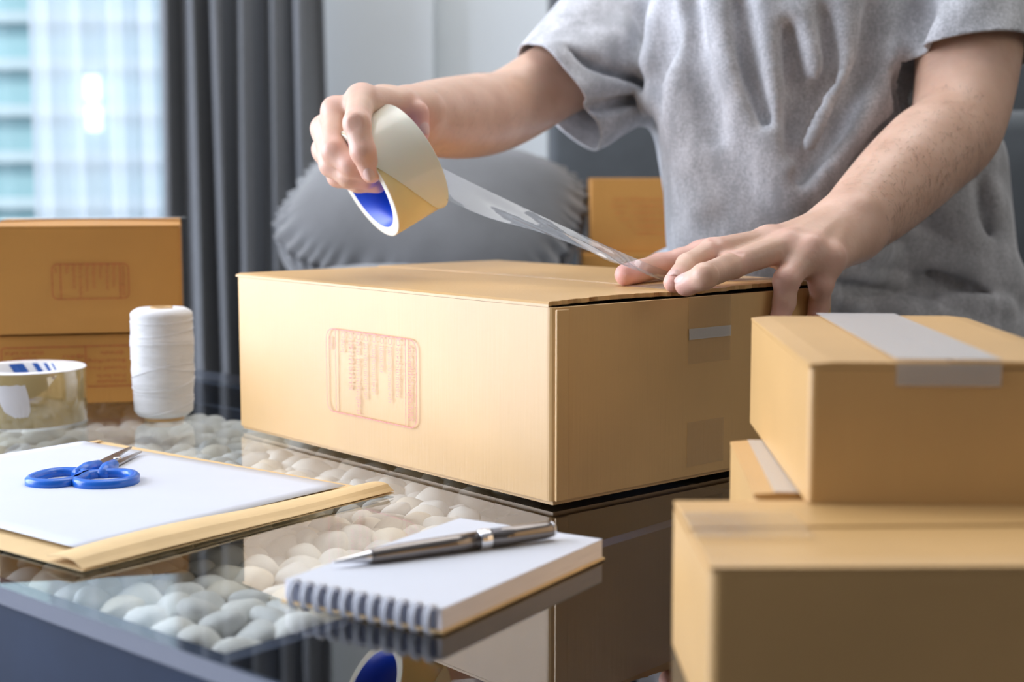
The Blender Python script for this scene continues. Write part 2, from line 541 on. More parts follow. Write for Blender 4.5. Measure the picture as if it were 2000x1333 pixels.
# ------------------------------------------------------------------ sculpting: distance fields and surface nets
class Field:
    def __init__(self, lo, hi, res):
        self.lo = np.array(lo, float); self.res = res
        self.n = np.ceil((np.array(hi) - self.lo) / res).astype(int) + 1
        self.F = np.full(tuple(self.n), 0.5, np.float32)

    def _slice(self, lo, hi, m):
        a = np.clip(np.floor((lo - m - self.lo) / self.res).astype(int), 0, self.n)
        b = np.clip(np.ceil((hi + m - self.lo) / self.res).astype(int) + 1, 0, self.n)
        if np.any(b - a < 1): return None
        ax = [((np.arange(a[i], b[i])) * self.res + self.lo[i]).astype(np.float32) for i in range(3)]
        sl = tuple(slice(a[i], b[i]) for i in range(3))
        return sl, ax[0][:, None, None], ax[1][None, :, None], ax[2][None, None, :]

    def _blend(self, sl, d, k, mode):
        A = self.F[sl]
        if mode == 'add':
            if k <= 0: A[...] = np.minimum(A, d)
            else:
                h = np.clip(0.5 + 0.5 * (A - d) / k, 0, 1)
                A[...] = A * (1 - h) + d * h - k * h * (1 - h)
        else:
            if k <= 0: A[...] = np.maximum(A, -d)
            else:
                h = np.clip(0.5 - 0.5 * (A + d) / k, 0, 1)
                A[...] = A * (1 - h) - d * h + k * h * (1 - h)

    def cone(self, a, b, ra, rb, k=0.0, mode='add', squash=None):
        """tapered capsule a-b; squash = (direction, factor) thins it along that direction"""
        a = np.array(a, float); b = np.array(b, float)
        R = max(ra, rb)
        s = self._slice(np.minimum(a, b) - R, np.maximum(a, b) + R, k + 2 * self.res + 0.012)
        if s is None: return
        sl, X, Y, Z = s
        ba = b - a
        L2 = max(float(ba @ ba), 1e-12)
        px, py, pz = X - a[0], Y - a[1], Z - a[2]
        t = np.clip((px * ba[0] + py * ba[1] + pz * ba[2]) / L2, 0, 1)
        qx, qy, qz = px - t * ba[0], py - t * ba[1], pz - t * ba[2]
        q2 = qx * qx + qy * qy + qz * qz
        if squash is not None:
            n, f = squash
            n = np.array(n, float); n = n / np.linalg.norm(n)
            dn = qx * n[0] + qy * n[1] + qz * n[2]
            q2 = q2 + dn * dn * (1 / f ** 2 - 1)
        d = np.sqrt(np.maximum(q2, 0)) - (ra + (rb - ra) * t)
        if squash is not None: d = d * min(1.0, 0.5 + 0.5 * f)
        self._blend(sl, d.astype(np.float32), k, mode)

    def chain(self, pts, rad, k=0.0, mode='add', k0=None, squash=None):
        for i in range(len(pts) - 1):
            self.cone(pts[i], pts[i + 1], rad[i], rad[i + 1], (k0 if (i == 0 and k0 is not None) else k), mode, squash)

    def ell(self, c, r, k=0.0, mode='add', R=None):
        c = np.array(c, float); r = np.array(r, float)
        m = max(r)
        s = self._slice(c - m, c + m, k + 2 * self.res + 0.012)
        if s is None: return
        sl, X, Y, Z = s
        p = [X - c[0], Y - c[1], Z - c[2]]
        if R is not None:
            R = np.array(R)
            p = [p[0] * R[i][0] + p[1] * R[i][1] + p[2] * R[i][2] for i in range(3)]
        k0 = np.sqrt((p[0] / r[0]) ** 2 + (p[1] / r[1]) ** 2 + (p[2] / r[2]) ** 2)
        k1 = np.sqrt((p[0] / r[0] ** 2) ** 2 + (p[1] / r[1] ** 2) ** 2 + (p[2] / r[2] ** 2) ** 2)
        d = k0 * (k0 - 1) / np.maximum(k1, 1e-6)
        self._blend(sl, d.astype(np.float32), k, mode)

    def mesh(self):
        F = self.F
        F[0] = F[-1] = 0.5; F[:, 0] = F[:, -1] = 0.5; F[:, :, 0] = F[:, :, -1] = 0.5
        S = F < 0
        nx, ny, nz = F.shape
        cnt = np.zeros((nx - 1, ny - 1, nz - 1), np.int8)
        cs = [(i, j, k) for i in (0, 1) for j in (0, 1) for k in (0, 1)]
        for i, j, k in cs: cnt += S[i:nx - 1 + i, j:ny - 1 + j, k:nz - 1 + k]
        act = np.argwhere((cnt > 0) & (cnt < 8))
        idx = np.full(cnt.shape, -1, np.int32)
        idx[act[:, 0], act[:, 1], act[:, 2]] = np.arange(len(act))
        vals = {c: F[act[:, 0] + c[0], act[:, 1] + c[1], act[:, 2] + c[2]] for c in cs}
        acc = np.zeros((len(act), 3)); num = np.zeros(len(act))
        for c in cs:
            for ax in range(3):
                if c[ax] == 0:
                    d = list(c); d[ax] = 1; d = tuple(d)
                    a, b_ = vals[c], vals[d]
                    x = (a < 0) != (b_ < 0)
                    t = np.where(x, a / np.where(x, a - b_, 1), 0)
                    p = np.tile(np.array(c, float), (len(act), 1)); p[:, ax] = t
                    acc += p * x[:, None]; num += x
        V = (act + acc / num[:, None]) * self.res + self.lo
        quads = []
        for ax in range(3):
            sl0 = [slice(None)] * 3; sl1 = [slice(None)] * 3
            sl0[ax] = slice(0, -1); sl1[ax] = slice(1, None)
            A, B = S[tuple(sl0)], S[tuple(sl1)]
            E = np.argwhere(A != B)
            inside = A[E[:, 0], E[:, 1], E[:, 2]]
            o1, o2 = [(1, 2), (2, 0), (0, 1)][ax]
            def at(d1, d2):
                q = E.copy(); q[:, o1] -= d1; q[:, o2] -= d2
                return idx[q[:, 0], q[:, 1], q[:, 2]]
            Q = np.stack([at(1, 1), at(0, 1), at(0, 0), at(1, 0)], 1)
            Q[~inside] = Q[~inside][:, ::-1]
            quads.append(Q)
        Q = np.concatenate(quads)
        # relax a little to remove the grid's stepping
        for it in range(3):
            ed = np.concatenate([Q[:, [0, 1]], Q[:, [1, 2]], Q[:, [2, 3]], Q[:, [3, 0]]])
            sumv = np.zeros_like(V); n = np.zeros(len(V))
            for c in range(3):
                sumv[:, c] = np.bincount(ed[:, 0], V[ed[:, 1], c], len(V)) + np.bincount(ed[:, 1], V[ed[:, 0], c], len(V))
            n = np.bincount(ed[:, 0], minlength=len(V)) + np.bincount(ed[:, 1], minlength=len(V))
            V = V + (0.5 if it < 2 else 0.3) * (sumv / n[:, None] - V)
        return V, Q


def pymesh(name, V, Q):
    me = bpy.data.meshes.new(name)
    me.vertices.add(len(V)); me.vertices.foreach_set('co', np.asarray(V, np.float32).ravel())
    me.loops.add(len(Q) * 4); me.loops.foreach_set('vertex_index', np.asarray(Q, np.int32).ravel())
    me.polygons.add(len(Q)); me.polygons.foreach_set('loop_start', np.arange(0, len(Q) * 4, 4, dtype=np.int32))
    me.update(calc_edges=True)
    me.validate()
    return me


def sculpt(name, fld, material, parent=None, local=False):
    V, Q = fld.mesh()
    return link_mesh(name, pymesh(name, V, Q), material, parent, True, local)


def spline(P_, t_):
    n_ = len(P_) - 1; x = t_ * n_; i = min(int(x), n_ - 1); f = x - i
    p0, p1, p2, p3 = P_[max(i - 1, 0)], P_[i], P_[i + 1], P_[min(i + 2, n_)]
    return .5 * ((2 * p1) + (-p0 + p2) * f + (2 * p0 - 5 * p1 + 4 * p2 - p3) * f * f + (-p0 + 3 * p1 - 3 * p2 + p3) * f ** 3)


# ------------------------------------------------------------------ coffee table
E1 = np.array([-0.7507, 0.6606]); N1 = np.array([0.6606, 0.7507])     # along / across


def tp(s, n, z=0.0):
    q = E1 * s + N1 * n
    return Vector((q[0], q[1], z))


S0, S1_, NA, NB = -0.12, 1.52, 0.400, 1.030
tang = math.atan2(-E1[1], -E1[0])          # local +x runs towards decreasing s
tbl = thing('coffee_table', 'dark coffee table with clear glass top over a pebble tray', 'table', (0, 0, FLOOR), 0)


def tpoly(s0, s1, n0, n1):
    return [tuple(tp(s, n)[:2]) for s, n in ((s1, n0), (s0, n0), (s0, n1), (s1, n1))]


def tbox(bm, s0, s1, n0, n1, z0, z1):
    add_prism(bm, tpoly(s0, s1, n0, n1), z0 - FLOOR, z1 - FLOOR)


GT = 0.010
bm = bmesh.new()
cor = [tp(s, n, 0 - FLOOR) for s, n in ((S1_, NA), (S0, NA), (S0, NB), (S1_, NB))]
bm.faces.new([bm.verts.new(c) for c in cor])
obj('glass_top', bm, M['glass'], tbl)
bm = bmesh.new()
lo = [bm.verts.new(c - Vector((0, 0, GT))) for c in cor]; hi = [bm.verts.new(c) for c in cor]
for i in range(4): bm.faces.new((lo[i], lo[(i + 1) % 4], hi[(i + 1) % 4], hi[i]))
obj('glass_edge', bm, M['glass_edge'], tbl)
bm = bmesh.new()
fz0, fz1 = -0.13, -GT - 0.0005
fw = 0.022
tbox(bm, S0 + .003, S1_ - .003, NA + .003, NA + fw, fz0, fz1)
tbox(bm, S0 + .003, S1_ - .003, NB - fw, NB - .003, fz0, fz1)
tbox(bm, S0 + .003, S0 + fw, NA + fw, NB - fw, fz0, fz1)
tbox(bm, S1_ - fw, S1_ - .003, NA + fw, NB - fw, fz0, fz1)
obj('frame', bm, M['table_dark'], tbl)
TS0, TN0, TN1 = 0.577, 0.437, 0.925
bm = bmesh.new()
tbox(bm, TS0 - .012, TS0, NA + fw, NB - fw, fz0 + .02, fz1 - .004)
tbox(bm, TS0, S1_ - fw, TN0 - .012, TN0, fz0 + .02, fz1 - .004)
tbox(bm, TS0, S1_ - fw, TN1, TN1 + .012, fz0 + .02, fz1 - .004)
tbox(bm, TS0, S1_ - fw, TN0, TN1, -0.085, -0.075)
obj('pebble_tray', bm, M['table_dark'], tbl)
bm = bmesh.new()
tbox(bm, S0 + fw, S1_ - fw, NA + fw, NB - fw, fz0 - .01, fz0)
obj('inner_shelf', bm, M['table_wood'], tbl)
for s, n in ((S0 + .04, NA + .04), (S0 + .04, NB - .04), (S1_ - .04, NA + .04), (S1_ - .04, NB - .04)):
    bm = bmesh.new()
    tbox(bm, s - .03, s + .03, n - .03, n + .03, FLOOR, fz0 - .01)
    obj('leg', bm, M['table_dark'], tbl)

# pebbles -----------------------------------------------------------------
pmesh = []
for i in range(10):
    b = bmesh.new()
    bmesh.ops.create_icosphere(b, subdivisions=3, radius=1.0)
    ax = Vector((rng.uniform(.85, 1.25), rng.uniform(.75, 1.0), rng.uniform(.5, .72)))
    ph = rng.uniform(0, 6, 6)
    for v in b.verts:
        c = v.co
        d = 1 + .10 * math.sin(2.1 * c.x + ph[0]) + .09 * math.sin(2.6 * c.y + ph[1]) + .07 * math.sin(3.3 * c.z + ph[2]) + .05 * math.sin(4 * c.x + 3 * c.y + ph[3])
        v.co = Vector((c.x * ax.x, c.y * ax.y, c.z * ax.z)) * d
    me = bpy.data.meshes.new('pebble')
    b.to_mesh(me); b.free()
    me.polygons.foreach_set('use_smooth', [True] * len(me.polygons))
    me.materials.append(M[('pebble', 'pebble', 'pebble_grey', 'pebble_cream', 'pebble')[i % 5]])
    pmesh.append(me)
spots = []
pitch_ = 0.0245
for layer, zz in ((0, -0.046), (1, -0.0265)):
    n_ = TN0 + 0.014 + layer * .012
    row = 0
    while n_ < TN1 - 0.012:
        s_ = TS0 + 0.014 + (row % 2) * pitch_ / 2 + layer * .01
        while s_ < S1_ - 0.04:
            spots.append((s_ + rng.uniform(-.004, .004), n_ + rng.uniform(-.004, .004), zz + rng.uniform(-.004, .0035), layer))
            s_ += pitch_ * rng.uniform(.95, 1.12)
        n_ += pitch_ * .88; row += 1


def px_of(p):
    d = np.array(p) - CP
    z = d @ FW
    return 1000 + FPX * (d @ RT) / z, 666.5 - FPX * (d @ UP) / z


near, rest = [], []
for s_, n_, z_, ly in spots:
    p = tp(s_, n_, z_)
    u, v = px_of(p)
    if n_ > .5 and s_ < TS0 + .50 * (n_ - .5): continue
    under_env = 0 < (p.x + .2433) * .61 + (p.y - .806) * .79 < .262 and 0 < -(p.x + .2433) * .79 + (p.y - .806) * .61 < .32
    score = p.y + (1.0 if under_env and v < 1040 else 0) + (0.35 if ly == 0 else 0) + (1.0 if u < -60 else 0)
    (near if ly == 1 or p.y < 0.8 else rest).append((score, p))
near.sort(key=lambda q: q[0])
rest += near[296:]
near = near[:296]
for i, (_, p) in enumerate(near):
    o = bpy.data.objects.new('pebble', pmesh[rng.randint(10)])
    o.location = p
    sc_ = rng.uniform(.0125, .0165) if p.y < .9 else rng.uniform(.0125, .0155)
    o.scale = (sc_, sc_, sc_)
    o.rotation_euler = (rng.uniform(-.5, .5), rng.uniform(-.5, .5), rng.uniform(0, 6.28))
    COL.objects.link(o)
    tag(o, 'rounded white pebble lying in the tray under the table glass', 'pebble', 'white pebbles under the table glass')
b = bmesh.new()
for _, p in rest:
    me = pmesh[rng.randint(10)]
    n0 = len(b.verts)
    b.from_mesh(me)
    b.verts.ensure_lookup_table()
    sc_ = rng.uniform(.0125, .0155)
    T = Matrix.Translation(p) @ Matrix.Rotation(rng.uniform(0, 6.28), 4, 'Z') @ Matrix.Scale(sc_, 4)
    for v in b.verts[n0:]: v.co = T @ v.co
o = obj('pebbles', b, M['pebble'], None, True)
tag(o, 'bed of further white pebbles filling the rest of the tray', 'pebbles', None, 'stuff')


# ------------------------------------------------------------------ lettering printed on boxes
def text_polys(body, size=1.0):
    """the outlines of a line of text as (verts, faces) with unit height, left aligned"""
    c = bpy.data.curves.new('t', 'FONT')
    c.body = body; c.size = size; c.resolution_u = 2; c.align_x = 'LEFT'
    t = bpy.data.objects.new('t', c)
    COL.objects.link(t)
    bpy.context.view_layer.update()
    dg = bpy.context.evaluated_depsgraph_get()
    me = bpy.data.meshes.new_from_object(t.evaluated_get(dg))
    V = [tuple(v.co) for v in me.vertices]; Fs = [tuple(p.vertices) for p in me.polygons]
    bpy.data.objects.remove(t); bpy.data.curves.remove(c); bpy.data.meshes.remove(me)
    return V, Fs


class Print:
    """ink lying on a face; (a, b) are metres right and up on that face seen from outside"""
    def __init__(self, origin, right, up):
        self.o, self.r, self.u = Vector(origin), Vector(right), Vector(up)
        self.n = self.r.cross(self.u).normalized()
        self.bm = bmesh.new()

    def P(self, a, b_): return self.o + self.r * a + self.u * b_ + self.n * 0.0004

    def quad(self, pts): self.bm.faces.new([self.bm.verts.new(self.P(*p)) for p in pts])

    def line(self, p, q, w):
        p, q = Vector(p), Vector(q)
        d = (q - p).normalized(); m = Vector((-d.y, d.x)) * w / 2
        self.quad([p - m, q - m, q + m, p + m])

    def rrect(self, x0, y0, x1, y1, r, w):
        pts = []
        for cx, cy, a0 in ((x1 - r, y1 - r, 0), (x0 + r, y1 - r, 90), (x0 + r, y0 + r, 180), (x1 - r, y0 + r, 270)):
            for k in range(5):
                a = math.radians(a0 + 22.5 * k)
                pts.append((cx, cy, math.cos(a), math.sin(a)))
        n = len(pts)
        vo = [self.bm.verts.new(self.P(c[0] + c[2] * (r + w / 2), c[1] + c[3] * (r + w / 2))) for c in pts]
        vi = [self.bm.verts.new(self.P(c[0] + c[2] * (r - w / 2), c[1] + c[3] * (r - w / 2))) for c in pts]
        for i in range(n): self.bm.faces.new((vo[i], vo[(i + 1) % n], vi[(i + 1) % n], vi[i]))

    def ring(self, cx, cy, r, w): self.rrect(cx - r, cy - r, cx + r, cy + r, r * .98, w)

    def text(self, body, x, y, length, height, ang=0.0):
        """baseline starts at (x, y), runs along ang; stretched to the given length"""
        V, Fs = text_polys(body)
        if not V: return
        xs = [v[0] for v in V]; ys = [v[1] for v in V]
        w = max(xs) - min(xs)
        sx, sy = length / max(w, 1e-6), height / max(max(ys), 1e-6)
        ca, sa = math.cos(ang), math.sin(ang)
        vs = []
        for a, b_, _ in V:
            a, b_ = (a - min(xs)) * sx, b_ * sy
            vs.append(self.bm.verts.new(self.P(x + a * ca - b_ * sa, y + a * sa + b_ * ca)))
        for f in Fs:
            try: self.bm.faces.new([vs[i] for i in f])
            except ValueError: pass

    def done(self, name, material, parent): return obj(name, self.bm, material, parent)


REASONS = [('จ่าหน้าไม่ชัดเจน', .60), ('ไม่มีเลขที่บ้านตามจ่าหน้า', .68), ('ไม่ยอมรับ', .33), ('ไม่มีผู้รับตามจ่าหน้า', .62), ('ไม่มารับภายในกำหนด', .70),
           ('ย้าย ไม่ทราบที่อยู่ใหม่', .90), ('เลิกกิจการ', .62), ('อื่นๆ', .16)]


def reason_stamp(pr, w, h, lw):
    """postal return-reason table turned a quarter to the right: heading at the right, lines run downwards"""
    pr.rrect(-w / 2, -h / 2, w / 2, h / 2, w * .07, lw)
    xr = w / 2 - w * .115
    pr.line((xr, -h / 2), (xr, h / 2), lw); pr.line((-w / 2 + w * .11, -h / 2), (-w / 2 + w * .11, h / 2), lw)
    D = -PI / 2
    pr.text('สาเหตุที่นำจ่ายผู้รับไม่ได้', w / 2 - w * .09, h / 2 - h * .06, h * .86, w * .055, D)
    n = len(REASONS)
    for i, (t, L) in enumerate(REASONS):
        x = xr - w * .085 - i * (w * .70 / n) * 1.0
        pr.ring(x + w * .012, h / 2 - h * .055, w * .019, lw * .6)
        pr.text(t, x - w * .012, h / 2 - h * .11, h * L * .95, w * .045, D)
    pr.text('ลงชื่อ', -w / 2 + w * .03, h / 2 - h * .09, h * .16, w * .045, D)


# ------------------------------------------------------------------ cardboard boxes
def rr_poly(x0, y0, x1, y1, r, seg=4):
    pts = []
    for cx, cy, a0 in ((x1 - r, y1 - r, 0), (x0 + r, y1 - r, 90), (x0 + r, y0 + r, 180), (x1 - r, y0 + r, 270)):
        for k in range(seg + 1):
            a = math.radians(a0 + 90 * k / seg)
            pts.append((cx + r * math.cos(a), cy + r * math.sin(a)))
    return pts


def carton(name_label, cat_loc, rz, W, D, H, seam='x', m=None, group=None, ragged=0.0, bulge=0.0, gap=0.0015, r=0.003, tape=(), lift=0.0, shiny=False):
    """closed carton; origin at the base's corner x0,y0; long flaps meet on a seam running along x or y.
    lift: height of the walls' lower edge above the bottom flaps"""
    m = m or M['card']
    t = thing('cardboard_box', name_label, 'box', cat_loc, rz, group)
    th = 0.003
    # walls
    b = bmesh.new()
    nseg = 5
    po = rr_poly(0, 0, W, D, r, nseg); pi_ = rr_poly(th, th, W - th, D - th, max(r - th, .0006), nseg)
    zt = H - 0.0032
    levels = [(po, lift), (po, lift + .0001)] + [(po, lift + (zt - lift) * k / 4) for k in range(1, 5)] + [(pi_, zt), (pi_, lift)]
    rings = [[b.verts.new((x, y, z)) for x, y in pl] for pl, z in levels]
    n = len(po)
    for k in range(len(rings)):
        A, B = rings[k], rings[(k + 1) % len(rings)]
        for i in range(n): b.faces.new((A[i], A[(i + 1) % n], B[(i + 1) % n], B[i]))
    if bulge:
        for v in b.verts:
            fx, fy, fz = v.co.x / W, v.co.y / D, v.co.z / H
            s = math.sin(PI * min(max(fz, 0), 1))
            if v.co.y < th * 1.5: v.co.y -= bulge * s * .5 * math.sin(PI * fx)
            if v.co.x < th * 1.5: v.co.x -= bulge * s * .5 * math.sin(PI * fy)
    obj('walls', b, m, t, False)
    # bottom and the short inner flaps under the top
    b = bmesh.new()
    add_box(b, (th, th, max(lift - .003, 0)), (W - th, D - th, lift + .003))
    obj('bottom_flap', b, m, t)
    b = bmesh.new()
    add_box(b, (th + .0005, th + .0005, H - .0078), (W - th - .0005, D - th - .0005, H - .0046))
    obj('inner_flap', b, M['card_inner'] if ragged else m, t)
    # two long flaps
    for k in (0, 1):
        b = bmesh.new()
        nu, nv = 60, (36 if ragged else 6)
        L, Wd = (W, D) if seam == 'x' else (D, W)
        e0 = th + .0008 if ragged else .0006
        half = Wd / 2 - gap / 2
        top, bot = [], []
        for j in range(nv + 1):
            q = half * j / nv
            rt, rb = [], []
            for i in range(nu + 1):
                p = e0 + (L - e0 - .0006) * i / nu
                pe = p
                if ragged and i == 0:
                    pe = e0 + (.001 if j == 0 else .0035 + abs(math.sin(q * 300) * .3 + math.sin(q * 711 + 1) * .3 + rng.uniform(0, .6)) * ragged)
                z = H + bulge * math.sin(PI * min(i / nu, 1)) * .5 * (j / nv)
                if k: z += bulge * .35
                if ragged: z += .0016 * math.sin(PI * j / nv) * max(0, 1 - i / 8)
                ed = 0.0011 if j == 0 else 0
                a, c = (pe, q if k == 0 else Wd - q)
                a, c = (a, c) if seam == 'x' else (c, a)
                rt.append(b.verts.new((a, c, z - ed))); rb.append(b.verts.new((a, c, z - .0030)))
            top.append(rt); bot.append(rb)
        flip = (k == 1) != (seam == 'y')
        def F(vs): b.faces.new(vs if not flip else vs[::-1])
        for j in range(nv):
            for i in range(nu):
                F([top[j][i], top[j][i + 1], top[j + 1][i + 1], top[j + 1][i]])
                F([bot[j][i], bot[j + 1][i], bot[j + 1][i + 1], bot[j][i + 1]])
        for i in range(nu):
            F([bot[0][i], bot[0][i + 1], top[0][i + 1], top[0][i]]); F([top[nv][i], top[nv][i + 1], bot[nv][i + 1], bot[nv][i]])
        for j in range(nv):
            F([bot[j + 1][0], bot[j][0], top[j][0], top[j + 1][0]]); F([bot[j][nu], bot[j + 1][nu], top[j + 1][nu], top[j][nu]])
        obj('top_flap', b, m, t)
    # strips of clear tape: (x0,y0,x1,y1) on the top, or ('x'|'y', side coordinate, a0, a1, z0, z1) on a wall
    for tp_ in tape:
        b = bmesh.new()
        if tp_[0] == 'top':
            _, x0, y0, x1, y1 = tp_
            add_box(b, (x0, y0, H + bulge * .9 + .0002), (x1, y1, H + bulge * .9 + .0005))
        elif tp_[0] == 'x':
            _, x, a0, a1, z0, z1 = tp_
            add_box(b, (min(x, x + .0003), a0, z0), (max(x, x + .0003), a1, z1))
        else:
            _, y, a0, a1, z0, z1 = tp_
            add_box(b, (a0, y - .0005, z0), (a1, y - .0001, z1))
        obj('tape_strip', b, M['tape_shiny'] if shiny or (tp_[0] == 'y' and tp_[5] - tp_[4] < .01) else M['tape_clear'], t)
    return t


# main box: local x runs along the short right-hand face, local y along the long left-hand face
A0 = np.array([0.0275, 0.9655]); RD = np.array([0.7575, 0.6528]); LD = np.array([-0.6528, 0.7575])
MW, MD, MH = 0.305, 0.415, 0.140
mrz = math.atan2(RD[1], RD[0])
main = carton('large tan carton being taped, in the middle of the glass table', (A0[0], A0[1], 0.0005), mrz, MW, MD, MH,
              seam='y', ragged=.007, bulge=.002, r=.006, lift=.005,
              tape=(('top', MW / 2 - .024, .0, MW / 2 + .024, .06), ('y', -.0004, MW / 2 - .02, MW / 2 + .026, MH - .052, MH - .003),
                    ('y', -.0010, MW / 2 - .02, MW / 2 + .026, MH - .034, MH - .026), ('y', -.0004, MW / 2 - .02, MW / 2 + .02, .012, .045)))
# glued joint flap: a narrow raised band beside the near corner
b = bmesh.new()
add_box(b, (.0022, -.0016, .005), (.0135, .0008, MH - .0045), .0007, 2)
obj('glue_flap', b, M['card'], main)


def main_face_px(u, v):
    """pixel -> (distance along the long face from the near corner, height)"""
    p = atplane(u, v, (A0[0], A0[1], 0), np.array([RD[0], RD[1], 0]))
    return float((p[:2] - A0) @ LD), float(p[2])


c = [main_face_px(*q) for q in ((641, 643), (817, 665), (817, 841), (641, 800))]
sc_y = (c[0][0] + c[1][0]) / 2; sw = abs(c[0][0] - c[1][0]); shh = ((c[0][1] - c[3][1]) + (c[1][1] - c[2][1])) / 2
scz = sum(q[1] for q in c) / 4
pr = Print((-0.0016, sc_y, scz), (0, -1, 0), (0, 0, 1))
reason_stamp(pr, sw, shh, .0009)
tag(pr.done('printed_stamp', M['ink'], main), 'red printed postal table')

# left stack: lower box and upper box, fronts facing the camera
LY = 1.452
xl0, xl1 = aty(-4, 600, LY)[0], aty(356, 600, LY)[0]
zl = float(aty(200, 647, LY)[2]); zt2 = float(aty(200, 438, LY)[2])
SRZ = math.radians(12.5)
low = carton('lower ochre carton of the two stacked behind the tape roll', (xl1 - (xl1 - xl0 + .026) * math.cos(SRZ) - .002, LY - (xl1 - xl0 + .026) * math.sin(SRZ) + .004, 0.0005), SRZ, xl1 - xl0 + .026, .21, zl - .002, seam='x', m=M['card_orange'], gap=.002)
upb = carton('upper ochre carton of the left stack, stamp on its front', (xl1 - (xl1 - xl0) * math.cos(SRZ), LY - (xl1 - xl0) * math.sin(SRZ), zl), SRZ, xl1 - xl0, .22, zt2 - zl, seam='x', m=M['card_orange'],
             bulge=.004, tape=(('top', .0, .085, .19, .133),))
pc = aty(184, 547, LY)
pr = Print((pc[0] - xl0, -.0021, pc[2] - zl), (1, 0, 0), (0, 0, 1))
w_ = (255 - 113) / FPX * LY; h_ = (580 - 513) / FPX * LY
reason_stamp(pr, w_, h_, .0008)
pr.done('printed_stamp', M['ink_orange'], upb)
# address form, printed upside down on the lower box
pr = Print((0, -.0006, 0), (1, 0, 0), (0, 0, 1))


def lowpx(u, v):
    q = aty(u, v, LY + .004)
    return q[0] - (xl0 - .028), q[2] - .0005


a_, b_ = lowpx(20, 672), lowpx(300, 750)
pr.rrect(a_[0], b_[1], b_[0], a_[1], .003, .0009)
m_ = lowpx(174, 672); pr.line((m_[0], a_[1]), (m_[0], b_[1]), .0009)
for (u0, u1, v_, s) in ((26, 52, 684, 'รหัส'), (56, 98, 684, 'จังหวัด'), (40, 85, 694, 'โทรศัพท์'), (132, 170, 693, 'ผู้รับ'), (202, 245, 687, 'ผู้ฝากส่ง'),
                        (178, 250, 702, 'ชื่อและที่อยู่'), (178, 250, 716, 'บ้านเลขที่ ตำบล'), (158, 172, 706, 'ถึง'), (158, 172, 722, 'โทร'),
                        (195, 250, 731, 'อำเภอ จังหวัด'), (195, 250, 742, 'รหัสไปรษณีย์')):
    p1 = lowpx(u1, v_ - 4)
    pr.text(s, p1[0], p1[1], (u1 - u0) / FPX * LY, .0035, PI)
pr.done('printed_form', M['ink_orange'], low)

# right stack
NBX, NBY = 0.0785, 0.566
carton('largest near carton at the right bottom of the picture', (NBX, NBY, 0.0005), math.radians(.8), .40, .118, .0695, seam='x', r=.005, bulge=.002,
       tape=(('top', .0, .035, .05, .083),))
carton('carton lying behind the near one, half under the top carton', (.1185, .7010, 0.0005), math.radians(-4), .15, .146, .0695, seam='y', r=.004, bulge=.0,
       tape=(('top', .010, .0, .022, .144),), shiny=True)
uprz = math.atan2(-(.149 - .1386), (.9075 - .6799))
top_r = carton('small carton topmost of the right-hand stack, shiny tape on top', (.1386, .672, .0712), uprz, .132, .232, .0668, seam='y', r=.003, bulge=.0016,
       tape=(('top', .040, .0, .088, .232), ('y', -.0002, .040, .088, .056, .0665)), shiny=True)

# boxes on the sofa behind the man
SB = 1.98
q0, q1 = aty(1153, 420, SB), aty(1137, 510, SB - .02)
sofa_z = 0.030
zb = float(aty(1250, 494, SB)[2]); ztp = float(aty(1250, 349, SB)[2])
sb_low = carton('ochre carton lying on the sofa seat beneath another carton', (q1[0], SB - .02, sofa_z + .0005), math.radians(-1), .27, .20, zb - sofa_z - .001, seam='x', m=M['card_orange'])
sb = carton('ochre carton with faint print, on top of another on the sofa', (q0[0], SB, zb + .0005), math.radians(-1.5), .24, .17, ztp - zb, seam='x', m=M['card_orange'])
pr = Print((.02, -.0008, 0), (1, 0, 0), (0, 0, 1))
hh = ztp - zb
for k, (a, b2) in enumerate(((.01, .075), (.008, .12), (.012, .12), (.02, .12), (.03, .12), (.04, .11))):
    pr.text('ชื่อและที่อยู่ผู้รับ รหัสไปรษณีย์'[:26 - k], a + (b2 - a), hh * (.73 - .09 * k), (b2 - a), .004, PI)
pr.done('printed_form', M['ink_faint'], sb)

# ------------------------------------------------------------------ tan tape roll lying on the glass
def tape_roll(name, label, Rout, Rin, h, wind, T, edge, core_out, core_in, parentname='roll'):
    t = thing(name, label, 'tape')
    t.matrix_world = T
    b = bmesh.new()
    add_lathe(b, [(Rin + .0028, .0), (Rout - .0006, .0), (Rout, .0006), (Rout, h - .0006), (Rout - .0006, h), (Rin + .0028, h)], 96, close=True)
    o = obj('tape_winding', b, [wind, edge], t, True)
    for p in o.data.polygons:
        z = p.center.z
        if z < .0008 or z > h - .0008: p.material_index = 1; p.use_smooth = False
    b = bmesh.new()
    add_lathe(b, [(Rin, .0004), (Rin + .0027, .0004), (Rin + .0027, h - .0004), (Rin, h - .0004)], 96, close=True)
    o = obj('core', b, [core_out, core_in], t, True)
    for p in o.data.polygons:
        r = math.hypot(p.center.x, p.center.y)
        if r < Rin + .0005: p.material_index = 1
        if abs(p.normal.z) > .7: p.use_smooth = False
    return t


TC = Vector((-.447, 1.331, .0006))
TR_, TH_ = .0525, .0500
tr = tape_roll('tape_roll', 'roll of glossy tan packing tape lying flat at the left edge', TR_, .0385, TH_, M['tape_brown'], Matrix.Translation(TC), M['core_white'], M['core_white'], M['core_white'])
